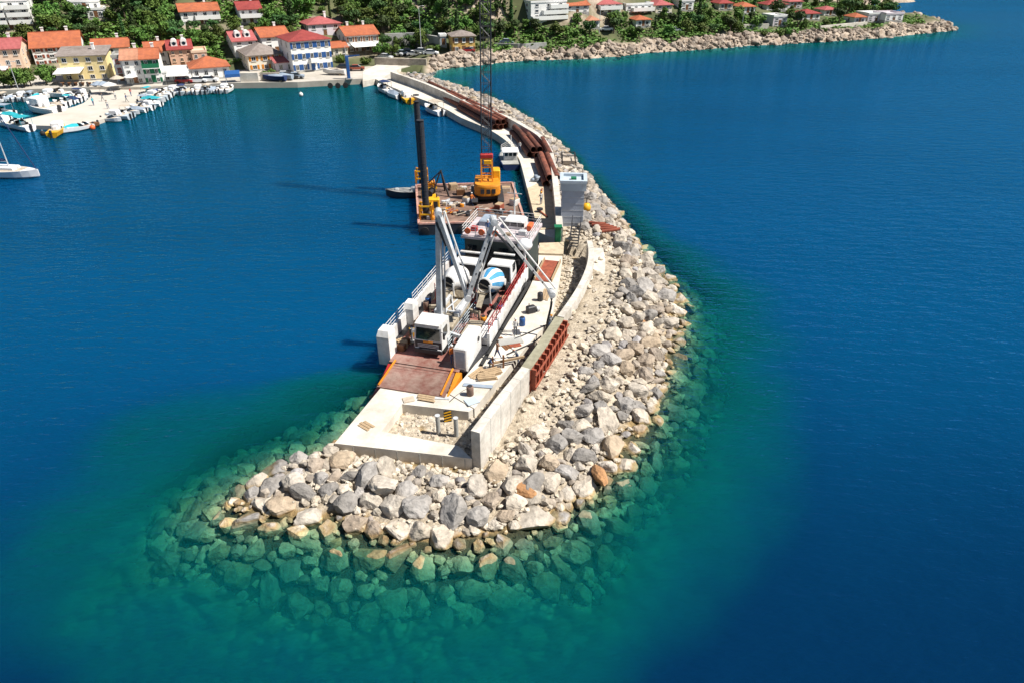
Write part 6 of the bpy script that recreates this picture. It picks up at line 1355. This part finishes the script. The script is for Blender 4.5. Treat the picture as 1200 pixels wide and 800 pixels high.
for px,py,mk,lb in ((118,110,'bluegrey','folded grey blue parasol left of the pair on the mole'),(124,110,'bluegrey','grey blue parasol nearest the yellow restaurant on the mole'),(131,111,'white','white parasol on the mole before the narrow house'),(156,101,'white','white parasol at the corner of the waterfront house'),(218,93,'white','white parasol before the low waterfront shop'),(140,103,'tan','tan parasol at the restaurant corner')):
    p = P(px,py,.75 if py > 105 else 1.3); g = thing('parasol', lb, 'parasol', p); MB().tube((0,0,0),(0,0,2.5),.04,6).build('pole', M['steel'], g); MB().lathe([(1.6,2.1),(1.62,2.05),(.9,2.4),(.05,2.75)],8).build('canopy', M[mk], g); MB().lathe([(.35,0),(.35,.12),(.1,.16)],10).build('foot', M['conc_grey'], g)
for k,(px,py) in enumerate(((127,128),(149,120),(154,113),(121,119),(110,124),(136,117))):
    g = person(('person walking on the outer part of the stone mole','person standing in the middle of the stone mole','person near the inner edge of the stone mole','person close to the restaurant side of the mole','person on the left bend of the mole','person between the parasols and the mole edge')[k], pl(px,py,.75), rng.uniform(0,6), (stand,walk)[k%2], M[('fab_white','fab_blue','redpaint','fab_grey','teal','fab_white')[k]], M[('fab_blue','fab_grey')[k%2]])
for px,py,h,lb in ((494,62,12,'tall thin lamp mast rising behind the car park'),(408,90,7,'lamp post before the blue shuttered house'),(24,112,6,'lamp post on the far left quay'),(702,40,7,'lamp post on the shore road beside the pines'),(868,40,6,'lamp post on the headland road')):
    p = on_terrain(px,py); g = thing('lamp_post', lb, 'lamp post', (p.x,p.y,max(1.2,p.z))); MB().tube((0,0,-.3),(0,0,h),.1,8,.06).build('pole', M['steel'], g); MB().tube((0,0,h),(1.1,0,h+.15),.05,6).build('arm', M['steel'], g); MB().bbox((1.2,0,h+.12),(.6,.25,.14),.04).build('lamp_head', M['white'], g)
p = P(409,93,1.3); g = thing('boat_crane','tall blue boat crane column on the village quay','crane',(p.x,p.y,1.3),R(20)); MB().bbox((0,0,2.7),(.75,.75,5.4),.08).build('column', M['blue'], g); MB().bar((0,0,5.2),(3.0,-1.0,5.5),.35,.4,.2,.2).build('jib', M['blue'], g); MB().span((-.8,-.8,0),(.8,.8,.2)).build('base', M['conc_grey'], g)
for k,(px,py) in enumerate(((387,99),(396,99),(405,98.5))):
    p = P(px,py,.9); g = thing('tyre_fender', ('leftmost','middle','rightmost')[k]+' of three black tyres hanging on the village quay edge','tyre',(p.x,p.y-.2,.6),R(12)); MB().lathe([(.3,-.18),(.65,-.16),(.65,.16),(.3,.18)],14,(0,0,0),(0,1,0)).build('tyre', M['black'], g); MB().tube((0,0,.6),(0,.1,.9),.03,5).build('rope', M['dark'], g)
# restaurant tables under the awning
for k in range(7):
    p = P(74+k*8,101,1.3); g = thing('cafe_table', 'small dark cafe table with chairs under the restaurant awning','table',(p.x,p.y,1.3),rng.uniform(0,1),'cafe tables before the yellow restaurant'); MB().lathe([(.05,0),(.35,.7),(.45,.72),(.45,.76)],10).build('table_top', M['wood_deck'], g)
    for a in (0,2.1,4.2): MB().bbox((math.cos(a)*.9,math.sin(a)*.9,.4),(.42,.42,.8),.05).build('chair', M['dark'], g)
